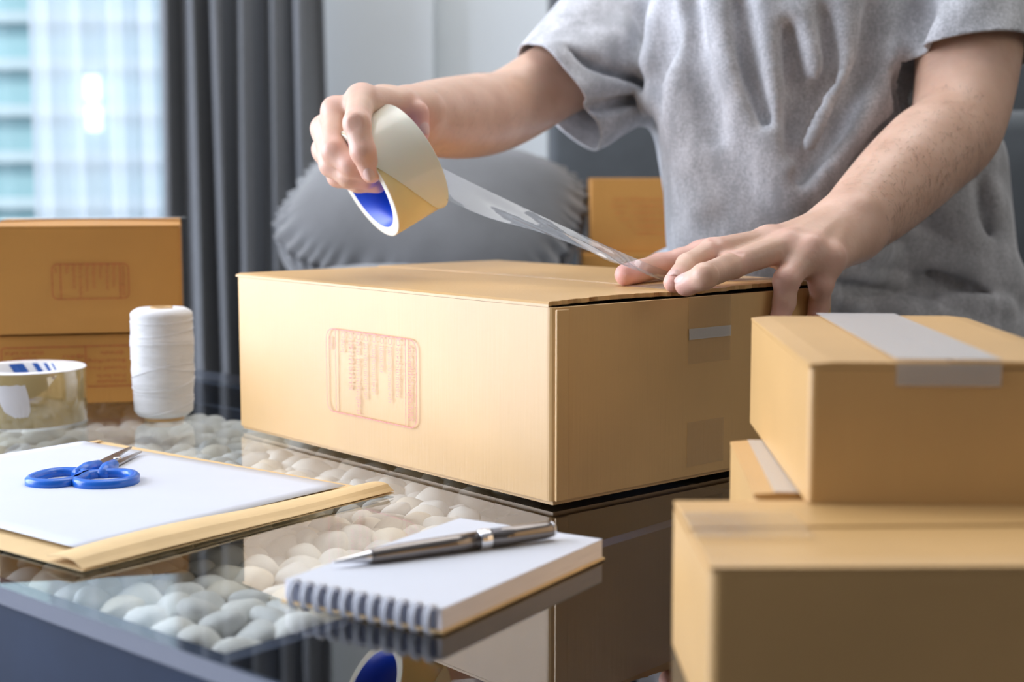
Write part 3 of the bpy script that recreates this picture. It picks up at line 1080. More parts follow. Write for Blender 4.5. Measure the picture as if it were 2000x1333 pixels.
# slanted blue bars printed inside the core
b = bmesh.new()
for a0, wdt in ((57, 3), (67, 5), (80, 8), (100, 20)):
    g = []
    for j in range(7):
        z = .034 + .0148 * j / 6
        a = a0 + 14 * j / 6
        g.append([b.verts.new(((.0385 - .0004) * math.cos(math.radians(aa)), (.0385 - .0004) * math.sin(math.radians(aa)), z)) for aa in (a, a + wdt / 2, a + wdt)])
    for j in range(6):
        for i in range(2): b.faces.new((g[j][i], g[j + 1][i], g[j + 1][i + 1], g[j][i + 1]))
obj('blue_print', b, M['ink_blue'], tr)
# torn white label stuck to the outside
b = bmesh.new()
rowsL = [(-112, -74, .040), (-110, -72, .034), (-100, -71, .028), (-98, -70, .022), (-94, -70, .016), (-84, -72, .011)]
prev = None
for a0, a1, z in rowsL:
    ring = [b.verts.new(((TR_ + .0003) * math.cos(math.radians(a0 + (a1 - a0) * i / 10)), (TR_ + .0003) * math.sin(math.radians(a0 + (a1 - a0) * i / 10)), z + rng.uniform(-.0006, .0006))) for i in range(11)]
    if prev:
        for i in range(10): b.faces.new((ring[i], ring[i + 1], prev[i + 1], prev[i]))
    prev = ring
obj('torn_label', b, M['paper_scrap'], tr, True)

# ------------------------------------------------------------------ string spool
sp = thing('string_spool', 'spool of white cotton string standing on the glass', 'spool', (-.3235, 1.338, .0006))
zs = float(aty(308, 603, 1.338)[2])
b = bmesh.new()
prof = []
for i in range(61):
    t_ = i / 60
    z = .0035 + (zs - .0035) * t_
    rr = .0262 + .0016 * math.sin(PI * t_) + .0016 * t_ + .00025 * math.sin(21 * t_) + .0002 * math.sin(47 * t_)
    if t_ < .07: rr -= .006 * (1 - t_ / .07) ** 2
    if t_ > .94: rr -= .006 * ((t_ - .94) / .06) ** 2
    prof.append((rr, z))
prof = [(.0105, .0035)] + prof + [(.015, zs + .0002), (.0105, zs - .0008)]
add_lathe(b, prof, 72)
wnd = obj('wound_string', b, M['string'], sp, True)
b = bmesh.new()
add_lathe(b, [(.007, 0), (.018, 0), (.018, .0034), (.0103, .0036), (.0103, zs + .0012), (.0078, zs + .0012), (.0078, .001)], 40)
obj('core', b, M['card'], sp, True)
for k, (z0, amp, ph, rr) in enumerate(((.035, .006, .5, .0006), (.045, .009, 2.2, .0005), (.012, .007, 1.0, .0006), (.070, .003, 2.9, .0005), (.093, .002, .3, .0006), (.052, -.006, 1.4, .0005),
                                       (.024, .002, 4.0, .0005), (.082, .004, 1.0, .0004))):
    b = bmesh.new()
    pts = []
    for i in range(73):
        a = 2 * PI * i / 72
        z = z0 + amp * math.sin(a + ph)
        t_ = (z - .0035) / (zs - .0035)
        rl = .0262 + .0016 * math.sin(PI * t_) + .0016 * t_ + .00025 * math.sin(21 * t_) + .0002 * math.sin(47 * t_) + .0001
        if t_ < .07: rl -= .006 * (1 - t_ / .07) ** 2
        pts.append((rl * math.cos(a), rl * math.sin(a), z))
    add_tube(b, pts, rr, 6, False)
    obj('loose_strand', b, M['string'], sp, True)

# ------------------------------------------------------------------ envelope, paper
E0 = np.array([-.2433, .806]); eu = np.array([.1598, .2078]); eu /= np.linalg.norm(eu); ev = np.array([-eu[1], eu[0]])
EW, EL = .262, .335


def evp(a, b_, z): q = E0 + eu * a + ev * b_; return Vector((q[0], q[1], z))


env = thing('envelope', 'open kraft paper envelope under the white sheet of paper', 'envelope', (E0[0], E0[1], .0006), math.atan2(eu[1], eu[0]))


def sheet(bm, poly_fn, nu, nv, th, skip=None):
    top = [[bm.verts.new(poly_fn(i / nu, j / nv, 1)) for i in range(nu + 1)] for j in range(nv + 1)]
    bot = [[bm.verts.new(poly_fn(i / nu, j / nv, 0)) for i in range(nu + 1)] for j in range(nv + 1)]
    for j in range(nv):
        for i in range(nu):
            bm.faces.new((top[j][i], top[j][i + 1], top[j + 1][i + 1], top[j + 1][i]))
            bm.faces.new((bot[j][i], bot[j + 1][i], bot[j + 1][i + 1], bot[j][i + 1]))
    for i in range(nu):
        bm.faces.new((bot[0][i], bot[0][i + 1], top[0][i + 1], top[0][i])); bm.faces.new((top[nv][i], top[nv][i + 1], bot[nv][i + 1], bot[nv][i]))
    for j in range(nv):
        bm.faces.new((bot[j + 1][0], bot[j][0], top[j][0], top[j + 1][0])); bm.faces.new((bot[j][nu], bot[j + 1][nu], top[j + 1][nu], top[j][nu]))


b = bmesh.new()
sheet(b, lambda a, c_, k: Vector((a * EW, c_ * EL, .0006 + .0006 * k + .0012 * math.sin(PI * a) * math.sin(4 * c_))), 12, 16, .0005)
obj('back_sheet', b, M['kraft'], env)
# the open mouth's lip folded back over the near long side
b = bmesh.new()
lipw = .034


def lip(a, c_, k):
    z = .0040 + .0022 * math.sin(PI * c_) + .0010 * math.sin(7 * a) + .0006 * k
    x = a * EW
    inner = lipw * (1 + .25 * math.sin(3 * a) - .3 * a)
    return Vector((x + c_ * (.010 if a < .02 else 0) * 0, c_ * inner, .0016 + (z - .0016) * min(1, c_ * 3 + .25)))


sheet(b, lip, 20, 8, .0005)
obj('front_sheet', b, M['kraft'], env)
b = bmesh.new()
add_box(b, (EW - .021, EL - .0075, .0020), (EW - .003, EL - .001, .0026), .0001)
obj('seal_flap', b, M['kraft'], env)

P0 = np.array([-.2560, .8440])
ppr = bmesh.new()


def pap(a, c_, k):
    q = P0 + eu * (a * .225) + ev * (c_ * .305) + np.array([0, 0])
    z = .0046 + .0003 * k + .0018 * (c_ ** 2) * (1 - a) * .6 + .0010 * math.sin(3 * c_ + 2 * a) * (.3 + c_)
    return Vector((q[0], q[1], z))


sheet(ppr, pap, 16, 20, .0003)
o = obj('paper_sheet', ppr, M['paper'], None, True)
tag(o, 'blank white sheet of paper lying on the kraft envelope', 'paper')

# ------------------------------------------------------------------ scissors (local +y towards the tips)
sz = .0072
scp = atz(214, 905, sz)
sci = thing('scissors', 'scissors with blue plastic handles lying on the white paper', 'scissors', (scp[0], scp[1], sz), 0)


def spx(u, v): q = atz(u, v, sz); return (float(q[0] - scp[0]), float(q[1] - scp[1]))


def loop_mesh(bm, cx, cy, rx, ry, rot, tw, hz, sq=2.4, n=40):
    """flat oval ring, a rounded strip in section"""
    sec = [(-tw / 2, -hz * .6), (-tw / 2, hz * .6), (-tw * .25, hz), (tw * .25, hz), (tw / 2, hz * .6), (tw / 2, -hz * .6), (tw * .25, -hz), (-tw * .25, -hz)]
    rings = []
    for i in range(n):
        a = 2 * PI * i / n
        ca, sa = math.cos(a), math.sin(a)
        f = (abs(ca) ** sq + abs(sa) ** sq) ** (-1 / sq)
        x, y = rx * f * ca, ry * f * sa
        l = math.hypot(x, y)
        nx_, ny_ = x / l, y / l
        ring = []
        for d, z in sec:
            px_, py_ = x + nx_ * d, y + ny_ * d
            c2, s2 = math.cos(rot), math.sin(rot)
            ring.append(bm.verts.new((cx + px_ * c2 - py_ * s2, cy + px_ * s2 + py_ * c2, z)))
        rings.append(ring)
    m = len(sec)
    for i in range(n):
        for k in range(m):
            bm.faces.new((rings[i][k], rings[(i + 1) % n][k], rings[(i + 1) % n][(k + 1) % m], rings[i][(k + 1) % m]))


HZ = .0042
for (lc, stem, rx, ry, rot) in (((spx(114, 936)), [spx(150, 928), spx(172, 918), spx(193, 911)], .0170, .0215, -.25),
                                ((spx(207, 938)), [spx(199, 930), spx(210, 918), spx(222, 910)], .0200, .0205, .2)):
    b = bmesh.new()
    loop_mesh(b, lc[0], lc[1], rx, ry, rot, .0075, HZ)
    add_tube(b, [(stem[0][0], stem[0][1], 0), (stem[1][0], stem[1][1], .0003), (stem[2][0], stem[2][1], .0006)], [.0045, .0058, .0042], 12)
    obj('handle', b, M['blue_plastic'], sci, True)
for (p0, p1, w0, zoff) in ((spx(203, 909), spx(257, 877), .0125, .0012), (spx(222, 909), spx(277, 881), .0095, -.0006)):
    b = bmesh.new()
    d = Vector((p1[0] - p0[0], p1[1] - p0[1])); L = d.length; d.normalize(); nrm = Vector((-d.y, d.x))
    pts = []
    for t_, a in ((-.12, .8), (.0, 1.0), (.25, 1.0), (.6, .72), (.92, .35), (1.0, .16)): pts.append(((Vector(p0) + d * L * t_ + nrm * w0 * a * .5)))
    pts2 = []
    for t_, a in ((1.0, .05), (.5, .35), (.2, .45), (0, .5), (-.12, .4)): pts2.append((Vector(p0) + d * L * t_ - nrm * w0 * a * .5))
    poly = [tuple(q) for q in (pts + pts2)][::-1]
    add_prism(b, poly, zoff - .0006, zoff + .0006)
    obj('blade', b, M['steel'], sci)
pv = spx(229, 901)
b = bmesh.new(); add_lathe(b, [(.0001, .0034), (.0020, .0033), (.0028, .0026), (.0030, .0016)], 20, Matrix.Translation((pv[0], pv[1], 0)))
obj('pivot_screw', b, M['chrome'], sci, True)

# ------------------------------------------------------------------ notepad with spiral binding, pen
Q1 = np.array([-.1210, .7470]); Q2 = np.array([-.0355, .6935]); Q3 = np.array([.0345, .8465])
pu = (Q2 - Q1); PW = np.linalg.norm(pu); pu /= PW; pvv = np.array([-pu[1], pu[0]])
if pvv @ (Q3 - Q2) < 0: pvv = -pvv
PL = float(pvv @ (Q3 - Q2))
PT = .0125
pad = thing('notepad', 'white spiral notepad lying in front of the large carton', 'notepad', (Q1[0], Q1[1], .0005), math.atan2(pu[1], pu[0]))
obj('back_cover', boxmesh((-.0015, 0, 0), (PW + .0015, PL + .001, .0014), .0004), M['kraft'], pad)
obj('pages', boxmesh((0, .002, .0015), (PW, PL, PT - .0004), .0004), M['pages'], pad)
obj('top_sheet', boxmesh((0, .002, PT - .0004), (PW, PL, PT), .00015), M['paper'], pad)
nw = 11
for i in range(nw):
    x = .007 + (PW - .014) * i / (nw - 1)
    b = bmesh.new()
    pts = []
    for k in range(25):
        a = 2 * PI * k / 24
        pts.append((x + .0012 * math.sin(a / 2) - .0006, .0010 + .0052 * math.cos(a), PT / 2 + (PT / 2 + .0013) * math.sin(a)))
    pts = [(p[0], min(p[1], .0075), max(p[2], -.0001)) for p in pts]
    add_tube(b, pts, .00075, 6, False)
    add_tube(b, [(p[0] + .0022, p[1], p[2]) for p in pts], .00075, 6, False)
    obj('spiral_loop', b, M['wire'], pad, True)
b = bmesh.new()
for i in range(nw):
    x = .007 + (PW - .014) * i / (nw - 1)
    add_box(b, (x - .0024, .0012, .002), (x + .0036, .0021, PT - .001))
obj('punched_slots', b, M['slot'], pad)

pz = .0005 + PT
tipw = atz(650, 1101, pz + .003); endw = atz(1084, 1034, pz + .006)
tv, ev_ = Vector(tipw), Vector(endw)
tv.z = pz + .0036; ev_.z = pz + .0062
PLn = (ev_ - tv).length
ax = (ev_ - tv).normalized()
pen = thing('pen', 'dark metal ballpoint pen lying across the notepad', 'pen', tv)
pen.rotation_mode = 'QUATERNION'; pen.rotation_quaternion = ax.to_track_quat('Z', 'Y')


def lathe_part(nm, prof, m_, par):
    b = bmesh.new(); add_lathe(b, prof, 40); return obj(nm, b, m_, par, True)


k_ = PLn
lathe_part('tip', [(.0004, 0), (.0007, .001), (.0012, .0035), (.0028, .016), (.0037, .021), (.0036, .0225)], M['chrome'], pen)
lathe_part('barrel', [(.0038, .0215), (.0042, .024), (.0049, .040), (.0053, k_ * .52), (.0054, k_ * .635)], M['gunmetal'], pen)
lathe_part('ring', [(.0056, k_ * .635), (.0060, k_ * .640), (.0057, k_ * .648), (.0060, k_ * .656), (.0061, k_ * .664), (.0057, k_ * .672), (.0058, k_ * .682), (.0055, k_ * .69)], M['chrome'], pen)
lathe_part('cap', [(.0055, k_ * .69), (.0055, k_ * .8), (.0051, k_ * .95), (.0047, k_ * .975), (.0044, k_ * .98)], M['gunmetal'], pen)
lathe_part('end_cap', [(.0045, k_ * .98), (.0046, k_ * .985), (.0036, k_ * .998), (.0012, k_)], M['chrome'], pen)
# ------------------------------------------------------------------ sofa and cushions
sofa = thing('sofa', 'charcoal upholstered sofa with a tall back behind the man', 'sofa', (0.5, 2.0, FLOOR))


def so(nm, lo, hi, bev, m_=None):
    b = boxmesh((lo[0] - .5, lo[1] - 2.0, lo[2] - FLOOR), (hi[0] - .5, hi[1] - 2.0, hi[2] - FLOOR), bev, 4)
    return obj(nm, b, m_ or M['sofa'], sofa, True)


so('base', (-0.26, 1.66, FLOOR + .06), (1.5, 2.62, -.13), .02)
so('seat_cushion', (-0.27, 1.64, -.128), (.46, 2.44, sofa_z), .035)
so('seat_cushion', (.464, 1.64, -.128), (1.49, 2.44, sofa_z), .035)
xb = aty(1074, 200, 2.45)[0]
so('backrest', (xb, 2.46, -.13), (1.5, 2.66, .78), .018)
rb = so('back_cushion', (.60, 2.10, sofa_z), (1.46, 2.30, float(aty(1980, 216, 2.12)[2])), .03)
for x in (-.2, 1.42):
    for y in (1.72, 2.55):
        so('foot', (x - .025, y - .025, FLOOR), (x + .025, y + .025, FLOOR + .06), .004)

# big soft cushion at the left end, gathered along its seam
def cushion(name, label, c, r, R, seam, m_, ruche=True, res=.005):
    F = Field(np.array(c) - max(r) * 1.25, np.array(c) + max(r) * 1.25, res)
    R = np.array(R)
    ax_ = [((np.arange(F.n[i])) * F.res + F.lo[i]) for i in range(3)]
    X, Y, Z = np.meshgrid(*ax_, indexing='ij')
    p = [(X - c[0]) * R[i][0] + (Y - c[1]) * R[i][1] + (Z - c[2]) * R[i][2] for i in range(3)]
    e = (np.abs(p[0] / r[0]) ** 3.2 + np.abs(p[1] / r[1]) ** 3.2) ** (2.2 / 3.2) + np.abs(p[2] / r[2]) ** 2.2
    d = (e ** (1 / 2.2) - 1) * min(r)
    if ruche:
        # gathers run across the seam, fading away from it
        for zs_ in seam:
            w = np.exp(-((p[2] / r[2] - zs_) / .17) ** 2)
            ang_ = np.arctan2(p[1] / r[1], p[0] / r[0])
            d += -.0035 * np.exp(-((p[2] / r[2] - zs_) / .05) ** 2)
            d += w * .0024 * np.sin(ang_ * 52 + 2.5 * np.sin(ang_ * 9))
    d = np.maximum(d, (sofa_z + .001 - Z)) if c[2] < .2 else d
    F.F = d.astype(np.float32)
    o_ = sculpt(name, F, m_)
    tag(o_, label, 'cushion')
    return o_


def rotm(ex, ey):
    ex = np.array(ex, float); ex /= np.linalg.norm(ex); ey = np.array(ey, float)
    ey -= ex * (ey @ ex); ey /= np.linalg.norm(ey)
    return [ex, ey, np.cross(ex, ey)]


cc = aty(862, 432, 2.02)
cushion('sofa_cushion', 'plump grey cushion with gathered seam at the sofa end', (cc[0] - .012, 2.04, cc[2] - .005), (.205, .17, .088),
        rotm((.93, -.25, -.16), (.12, .80, .55)), (.30,), M['cushion'], True, .004)
cc = aty(800, 520, 1.93)
cushion('sofa_cushion', 'flat grey cushion beneath the gathered plump cushion', (cc[0] + .04, 1.98, sofa_z + .040), (.215, .19, .048), rotm((1, -.1, 0), (0, 1, 0)), (0,), M['cushion'], False, .006)

# ------------------------------------------------------------------ the man
man = thing('person', 'person in a heather grey t-shirt taping the large carton', 'person', (.42, 1.78, FLOOR))
FN = np.array([RD[1], -RD[0], 0.0])       # outward normal of the box's right-hand (short) face
FP = np.array([A0[0], A0[1], 0.0])


def onface(u, v, off): return atplane(u, v, FP + FN * off, FN)


# --- his left arm (right in the picture), hand flat on the box
LWr = aty(1657, 441, 1.195)
LEl = aty(1868, 246, 1.375)
LSh = aty(1880, -150, 1.53)
Ls = [aty(1500, 470, 1.150), aty(1541, 478, 1.137), aty(1584, 488, 1.130), aty(1622, 505, 1.132)]        # knuckles index..little
i_tip = atz(1316, 552, MH + .0085); i_pip = aty(1392, 490, 1.115); i_dip = aty(1343, 518, 1.092)
m_tip = atz(1340, 557, MH + .0090); m_pip = aty(1430, 518, 1.100); m_dip = atz(1376, 540, MH + .0160)
r_pip = aty(1536, 548, 1.112); r_dip = onface(1532, 590, .0085); r_tip = onface(1522, 625, .0080)
l_pip = aty(1604, 556, 1.130); l_dip = onface(1600, 595, .0085); l_tip = onface(1592, 625, .0075)
t_tip = atz(1222, 537, MH + .0095); t_ip = atz(1290, 520, MH + .013); t_mcp = aty(1375, 503, 1.185); t_cmc = aty(1540, 465, 1.205)

lo_ = np.array([.05, .98, .08]); hi_ = np.array([.56, 1.62, .56])
FL = Field((.055, .965, .085), (.53, 1.56, .46), .0017)
axf = LWr - LEl; axf = axf / np.linalg.norm(axf)
# forearm and upper arm


def limb(F, pts, rad, n=70):
    """one smooth tapering limb through the given joints"""
    P4 = [np.append(p, r) for p, r in zip(pts, rad)]
    Q = [spline(P4, t / n) for t in range(n + 1)]
    for a, c in zip(Q[:-1], Q[1:]): F.cone(a[:3], c[:3], a[3], c[3], 0)


mid1 = aty(1812, 300, 1.328)
limb(FL, [LSh, aty(1893, 20, 1.465), aty(1890, 120, 1.425), LEl, mid1, aty(1757, 352, 1.283), aty(1702, 404, 1.236), LWr],
     [.054, .053, .0495, .0435, .0435, .0405, .0350, .0285])
FL.ell(LEl + np.array([.016, .012, -.018]), (.017, .017, .019), .018)      # olecranon
FL.ell(LWr + np.array([.010, -.008, .014]), (.0095, .0095, .0075), .012)      # ulnar styloid
# palm: metacarpals flattened together
pn = np.cross(Ls[3] - Ls[0], LWr - Ls[1]); pn = pn / np.linalg.norm(pn)
if pn[2] < 0: pn = -pn
for i, K in enumerate(Ls):
    base = LWr + (Ls[i] - (Ls[1] + Ls[2]) / 2) * .42 - pn * .003
    FL.cone(base, K - pn * .004, .0170, (.0125, .0125, .0118, .0108)[i], .014)
FL.cone(LWr - pn * .004, (Ls[1] + Ls[2]) / 2 - pn * .010, .020, .014, .016)
FL.cone(t_cmc - pn * .006, t_mcp, .0150, .0118, .016)                         # thenar
FL.cone(Ls[0] - pn * .008, t_mcp, .009, .009, .014)                           # web
for i, K in enumerate(Ls): FL.ell(K + pn * .0035, (.0085, .0085, .0068), .006)  # knuckles
for i, K in enumerate(Ls): FL.cone(LWr + pn * .012 + (K - LWr) * .35, K + pn * .0055, .0028, .0030, .008)   # tendons


def finger(F, pts, r0, r1, r2, r3, k0=.008, k=.0028):
    F.cone(pts[0], pts[1], r0, r1, k0)
    F.cone(pts[1], pts[2], r1 * .97, r2, k)
    F.cone(pts[2], pts[3], r2 * .97, r3, k)
    F.ell(pts[1], (r1 * .98,) * 3, .004)
    F.ell(pts[2], (r2 * .98,) * 3, .003)


finger(FL, [Ls[0] - pn * .001, i_pip, i_dip, i_tip], .0108, .0098, .0086, .0078, .007)
finger(FL, [Ls[1] - pn * .001, m_pip, m_dip, m_tip], .0110, .0102, .0090, .0082, .007)
finger(FL, [Ls[2] - pn * .001, r_pip, r_dip, r_tip], .0108, .0098, .0086, .0078, .007)
finger(FL, [Ls[3] - pn * .001, l_pip, l_dip, l_tip], .0100, .0090, .0080, .0072, .007)
finger(FL, [t_mcp, (t_mcp * .5 + t_ip * .5), t_ip, t_tip], .0118, .0108, .0104, .0088, .009)
# creases over the finger joints
for P_, Q_, nn in ((i_pip, i_dip, pn), (m_pip, m_dip, pn), (r_dip, r_tip, FN)):
    side = np.cross(Q_ - P_, nn); side = side / np.linalg.norm(side)
    for s_ in (-.0016, .0006, .0028):
        c_ = P_ + (Q_ - P_) / np.linalg.norm(Q_ - P_) * s_ + nn * .0108
        FL.cone(c_ - side * .005, c_ + side * .005, .0016, .0016, .002, 'sub')

# --- his right arm (left in the picture), hand holding the roll
def far_(u, v, y): return aty(u, v, y * 1.06)


RO = far_(761, 334, 1.150)                       # roll centre
pa = far_(716, 360, 1.1415); pb = far_(806, 307, 1.1585)
RA = pb - pa; RA = RA / np.linalg.norm(RA)      # roll axis, from the near-left side to the far-right side
RL_ = .0505; RR = .0482; RC = .0395
RWr = far_(800, 228, 1.235)
REl = aty(990, 212, 1.525)
RSh = aty(1235, 30, 1.68)
Rk = [far_(706, 192, 1.150), far_(656, 216, 1.156), far_(634, 252, 1.168), far_(634, 294, 1.182)]
ri = [Rk[0], far_(697, 242, 1.105), far_(709, 296, 1.100), far_(725, 338, 1.106)]
rm = [Rk[1], far_(654, 296, 1.124), far_(686, 322, 1.117), far_(716, 336, 1.124)]
rr_ = [Rk[2], far_(648, 322, 1.138), far_(682, 345, 1.130), far_(716, 352, 1.130)]
rl = [Rk[3], far_(660, 345, 1.155), far_(700, 358, 1.146), far_(738, 362, 1.142)]
rt = [far_(745, 205, 1.205), far_(786, 204, 1.195), far_(813, 222, 1.192), far_(820, 258, 1.190)]
FR = Field((-.20, 1.12, .15), (.22, 1.75, .47), .0020)
limb(FR, [RSh, aty(1150, 110, 1.61), aty(1068, 166, 1.565), REl, aty(930, 226, 1.46), aty(862, 231, 1.385), RWr],
     [.052, .046, .0410, .0400, .0412, .0370, .0272])
pr_n = np.cross(Rk[3] - Rk[0], RWr - Rk[1]); pr_n = pr_n / np.linalg.norm(pr_n)
if pr_n @ np.array([-.5, -.3, .6]) < 0: pr_n = -pr_n
for i, K in enumerate(Rk):
    base = RWr + (Rk[i] - (Rk[1] + Rk[2]) / 2) * .42 - pr_n * .003
    FR.cone(base, K - pr_n * .003, .0165, (.0120, .0120, .0112, .0102)[i], .014)
FR.cone(RWr, rt[0], .017, .0135, .016)
FR.cone(Rk[0] - pr_n * .006, rt[0], .009, .010, .014)
for i, K in enumerate(Rk): FR.ell(K + pr_n * .003, (.0085, .0085, .0068), .006)
finger(FR, ri, .0118, .0108, .0101, .0086, .006)
finger(FR, rm, .0116, .0106, .0098, .0086, .006)
finger(FR, rr_, .0110, .0100, .0092, .0082, .006)
finger(FR, rl, .0098, .0086, .0078, .0070, .006)
finger(FR, [rt[0], rt[1], rt[2], rt[3]], .0128, .0114, .0106, .0090, .010)
side = np.cross(ri[2] - ri[1], np.array([0, -1, .1])); side /= np.linalg.norm(side)
for s_ in (-.0022, .0008, .0036):
    c_ = ri[1] + (ri[2] - ri[1]) / np.linalg.norm(ri[2] - ri[1]) * s_ + np.array([0, -.0116, 0])
    FR.cone(c_ - side * .004, c_ + side * .004, .0014, .0014, .002, 'sub')

# --- trunk, neck and head in one coarser field
CH = (LSh + RSh) / 2 + np.array([0.0, .03, -.04])
WA = np.array([.335, 1.64, .10])
FT = Field((.02, 1.25, .0), (.62, 1.95, .86), .007)
FT.cone(WA, CH, .110, .115, .05, squash=((0, 1, .3), .72))
FT.cone(RSh, LSh, .050, .050, .04)
NK = (LSh + RSh) / 2 + np.array([-.005, -.03, .075])
HD = NK + np.array([-.015, -.075, .120])
TL = math.radians(34)
HR = np.array([[1, 0, 0], [0, math.cos(TL), -math.sin(TL)], [0, math.sin(TL), math.cos(TL)]])     # head frame -> world, nodding forward


def hp(x, y, z): return HD + HR @ np.array([x, y, z])


HI = HR.T
FT.cone((LSh + RSh) / 2, hp(0, .035, -.06), .064, .054, .03)
FT.ell(hp(0, .012, .015), (.074, .094, .098), .02, R=HI)
FT.ell(hp(0, -.035, -.055), (.052, .055, .055), .03, R=HI)
FT.cone(hp(0, -.086, .010), hp(0, -.106, -.022), .007, .0115, .012)
for s_ in (-1, 1):
    FT.ell(hp(s_ * .078, .016, -.010), (.009, .019, .029), .008, R=HI)
    FT.ell(hp(s_ * .030, -.084, .008), (.016, .010, .009), .010, 'sub', R=HI)
    FT.cone(hp(s_ * .014, -.088, .024), hp(s_ * .046, -.079, .026), .005, .004, .010)
    FT.cone(hp(s_ * .034, -.066, -.022), hp(s_ * .045, -.055, -.030), .016, .014, .02)
FT.cone(hp(-.020, -.086, -.055), hp(.020, -.086, -.055), .0065, .0065, .006)
FT.cone(hp(-.020, -.083, -.066), hp(.020, -.083, -.066), .0070, .0070, .006)
FT.ell(hp(0, -.070, -.092), (.022, .018, .016), .015, R=HI)

parts = [F.mesh() for F in (FL, FR, FT)]
off = 0; VV, QQ = [], []
for V, Q in parts:
    VV.append(V); QQ.append(Q + off); off += len(V)
VV = np.concatenate(VV); QQ = np.concatenate(QQ)
me = pymesh('body', VV, QQ)
bl = np.zeros(len(VV))


def blush(c, r, a):
    d = np.linalg.norm(VV - np.array(c), axis=1)
    np.maximum(bl, a * np.clip(1.3 - d / r, 0, 1), out=bl)


for c in (i_tip, m_tip, r_tip, l_tip, ri[3], rm[3], rr_[3], rl[3]): blush(c, .016, .75)
for c in (t_tip, rt[3]): blush(c, .028, .95)
for c in (t_ip, t_mcp): blush(c, .035, .6)
for c in list(Ls) + list(Rk): blush(c, .016, .42)
for c in (i_pip, m_pip, r_pip, l_pip, ri[1], rm[1], rr_[1], rl[1], ri[2], rm[2]): blush(c, .015, .5)
for c in (LWr, RWr): blush(c, .03, .15)
at_ = me.attributes.new('blush', 'FLOAT', 'POINT')
at_.data.foreach_set('value', bl.astype(np.float32))
body = link_mesh('body', me, M['skin'], man, True, False)

# fingernails


def nail(tip, prevj, nrm, r, w=.0052, l=.0062):
    t_ = np.array(tip) - np.array(prevj); t_ /= np.linalg.norm(t_)
    n_ = np.array(nrm, float); n_ -= t_ * (n_ @ t_); n_ /= np.linalg.norm(n_)
    s_ = np.cross(t_, n_)
    b = bmesh.new()
    bmesh.ops.create_uvsphere(b, u_segments=20, v_segments=12, radius=1)
    c_ = np.array(tip) - t_ * (r * .22) + n_ * (r * .90)
    for v in b.verts:
        x, y, z = v.co
        v.co = Vector(c_ + s_ * (x * w) + t_ * (y * l) + n_ * (z * .0015 - .0022 * x * x))
    obj('fingernail', b, M['nail'], body, True, False)


nail(i_tip, i_dip, (0, -.35, 1), .0078)
nail(m_tip, m_dip, (-.1, -.85, 1), .0082, .0056, .0066)
nail(ri[3], ri[2], (-.25, -1, .25), .0092)
nail(rt[3], rt[2], (.45, -.55, .5), .0092, .0060, .0066)

# arm hair: fine short strands on the forearms
b = bmesh.new()
hr = np.random.RandomState(3)
for (V, Q), Aa, Bb, cnt in ((parts[0], LEl, LWr, 1500), (parts[1], REl, RWr, 500)):
    Q4 = V[Q]
    cen = Q4.mean(1)
    nn = np.cross(Q4[:, 2] - Q4[:, 0], Q4[:, 3] - Q4[:, 1]); nn /= np.linalg.norm(nn, axis=1)[:, None] + 1e-12
    ab = Bb - Aa; tt = ((cen - Aa) @ ab) / (ab @ ab)
    ok = np.where((tt > .02) & (tt < .97) & (nn[:, 1] < .4))[0]
    w_ = np.where(nn[ok, 2] < .25, 1.0, .45); w_ = w_ / w_.sum()
    for q in hr.choice(ok, cnt, p=w_):
        p = Vector(cen[q]); n_ = Vector(nn[q]); d = (Vector(ab).normalized() * .55 + Vector((hr.uniform(-.5, .7), hr.uniform(-.4, .4), hr.uniform(-.9, .1)))).normalized()
        d = (d - n_ * d.dot(n_)).normalized()
        L = hr.uniform(.004, .009)
        s_ = d.cross(n_).normalized() * .00011
        p1 = p + d * L * .55 + n_ * .0011; p2 = p + d * L + n_ * .0012
        vs = [b.verts.new(x) for x in (p - s_, p + s_, p1 + s_ * .8, p1 - s_ * .8, p2)]
        b.faces.new((vs[0], vs[1], vs[2], vs[3])); b.faces.new((vs[3], vs[2], vs[4]))
o = obj('arm_hair', b, M['arm_hair'], body, False, False)
o['kind'] = 'stuff'

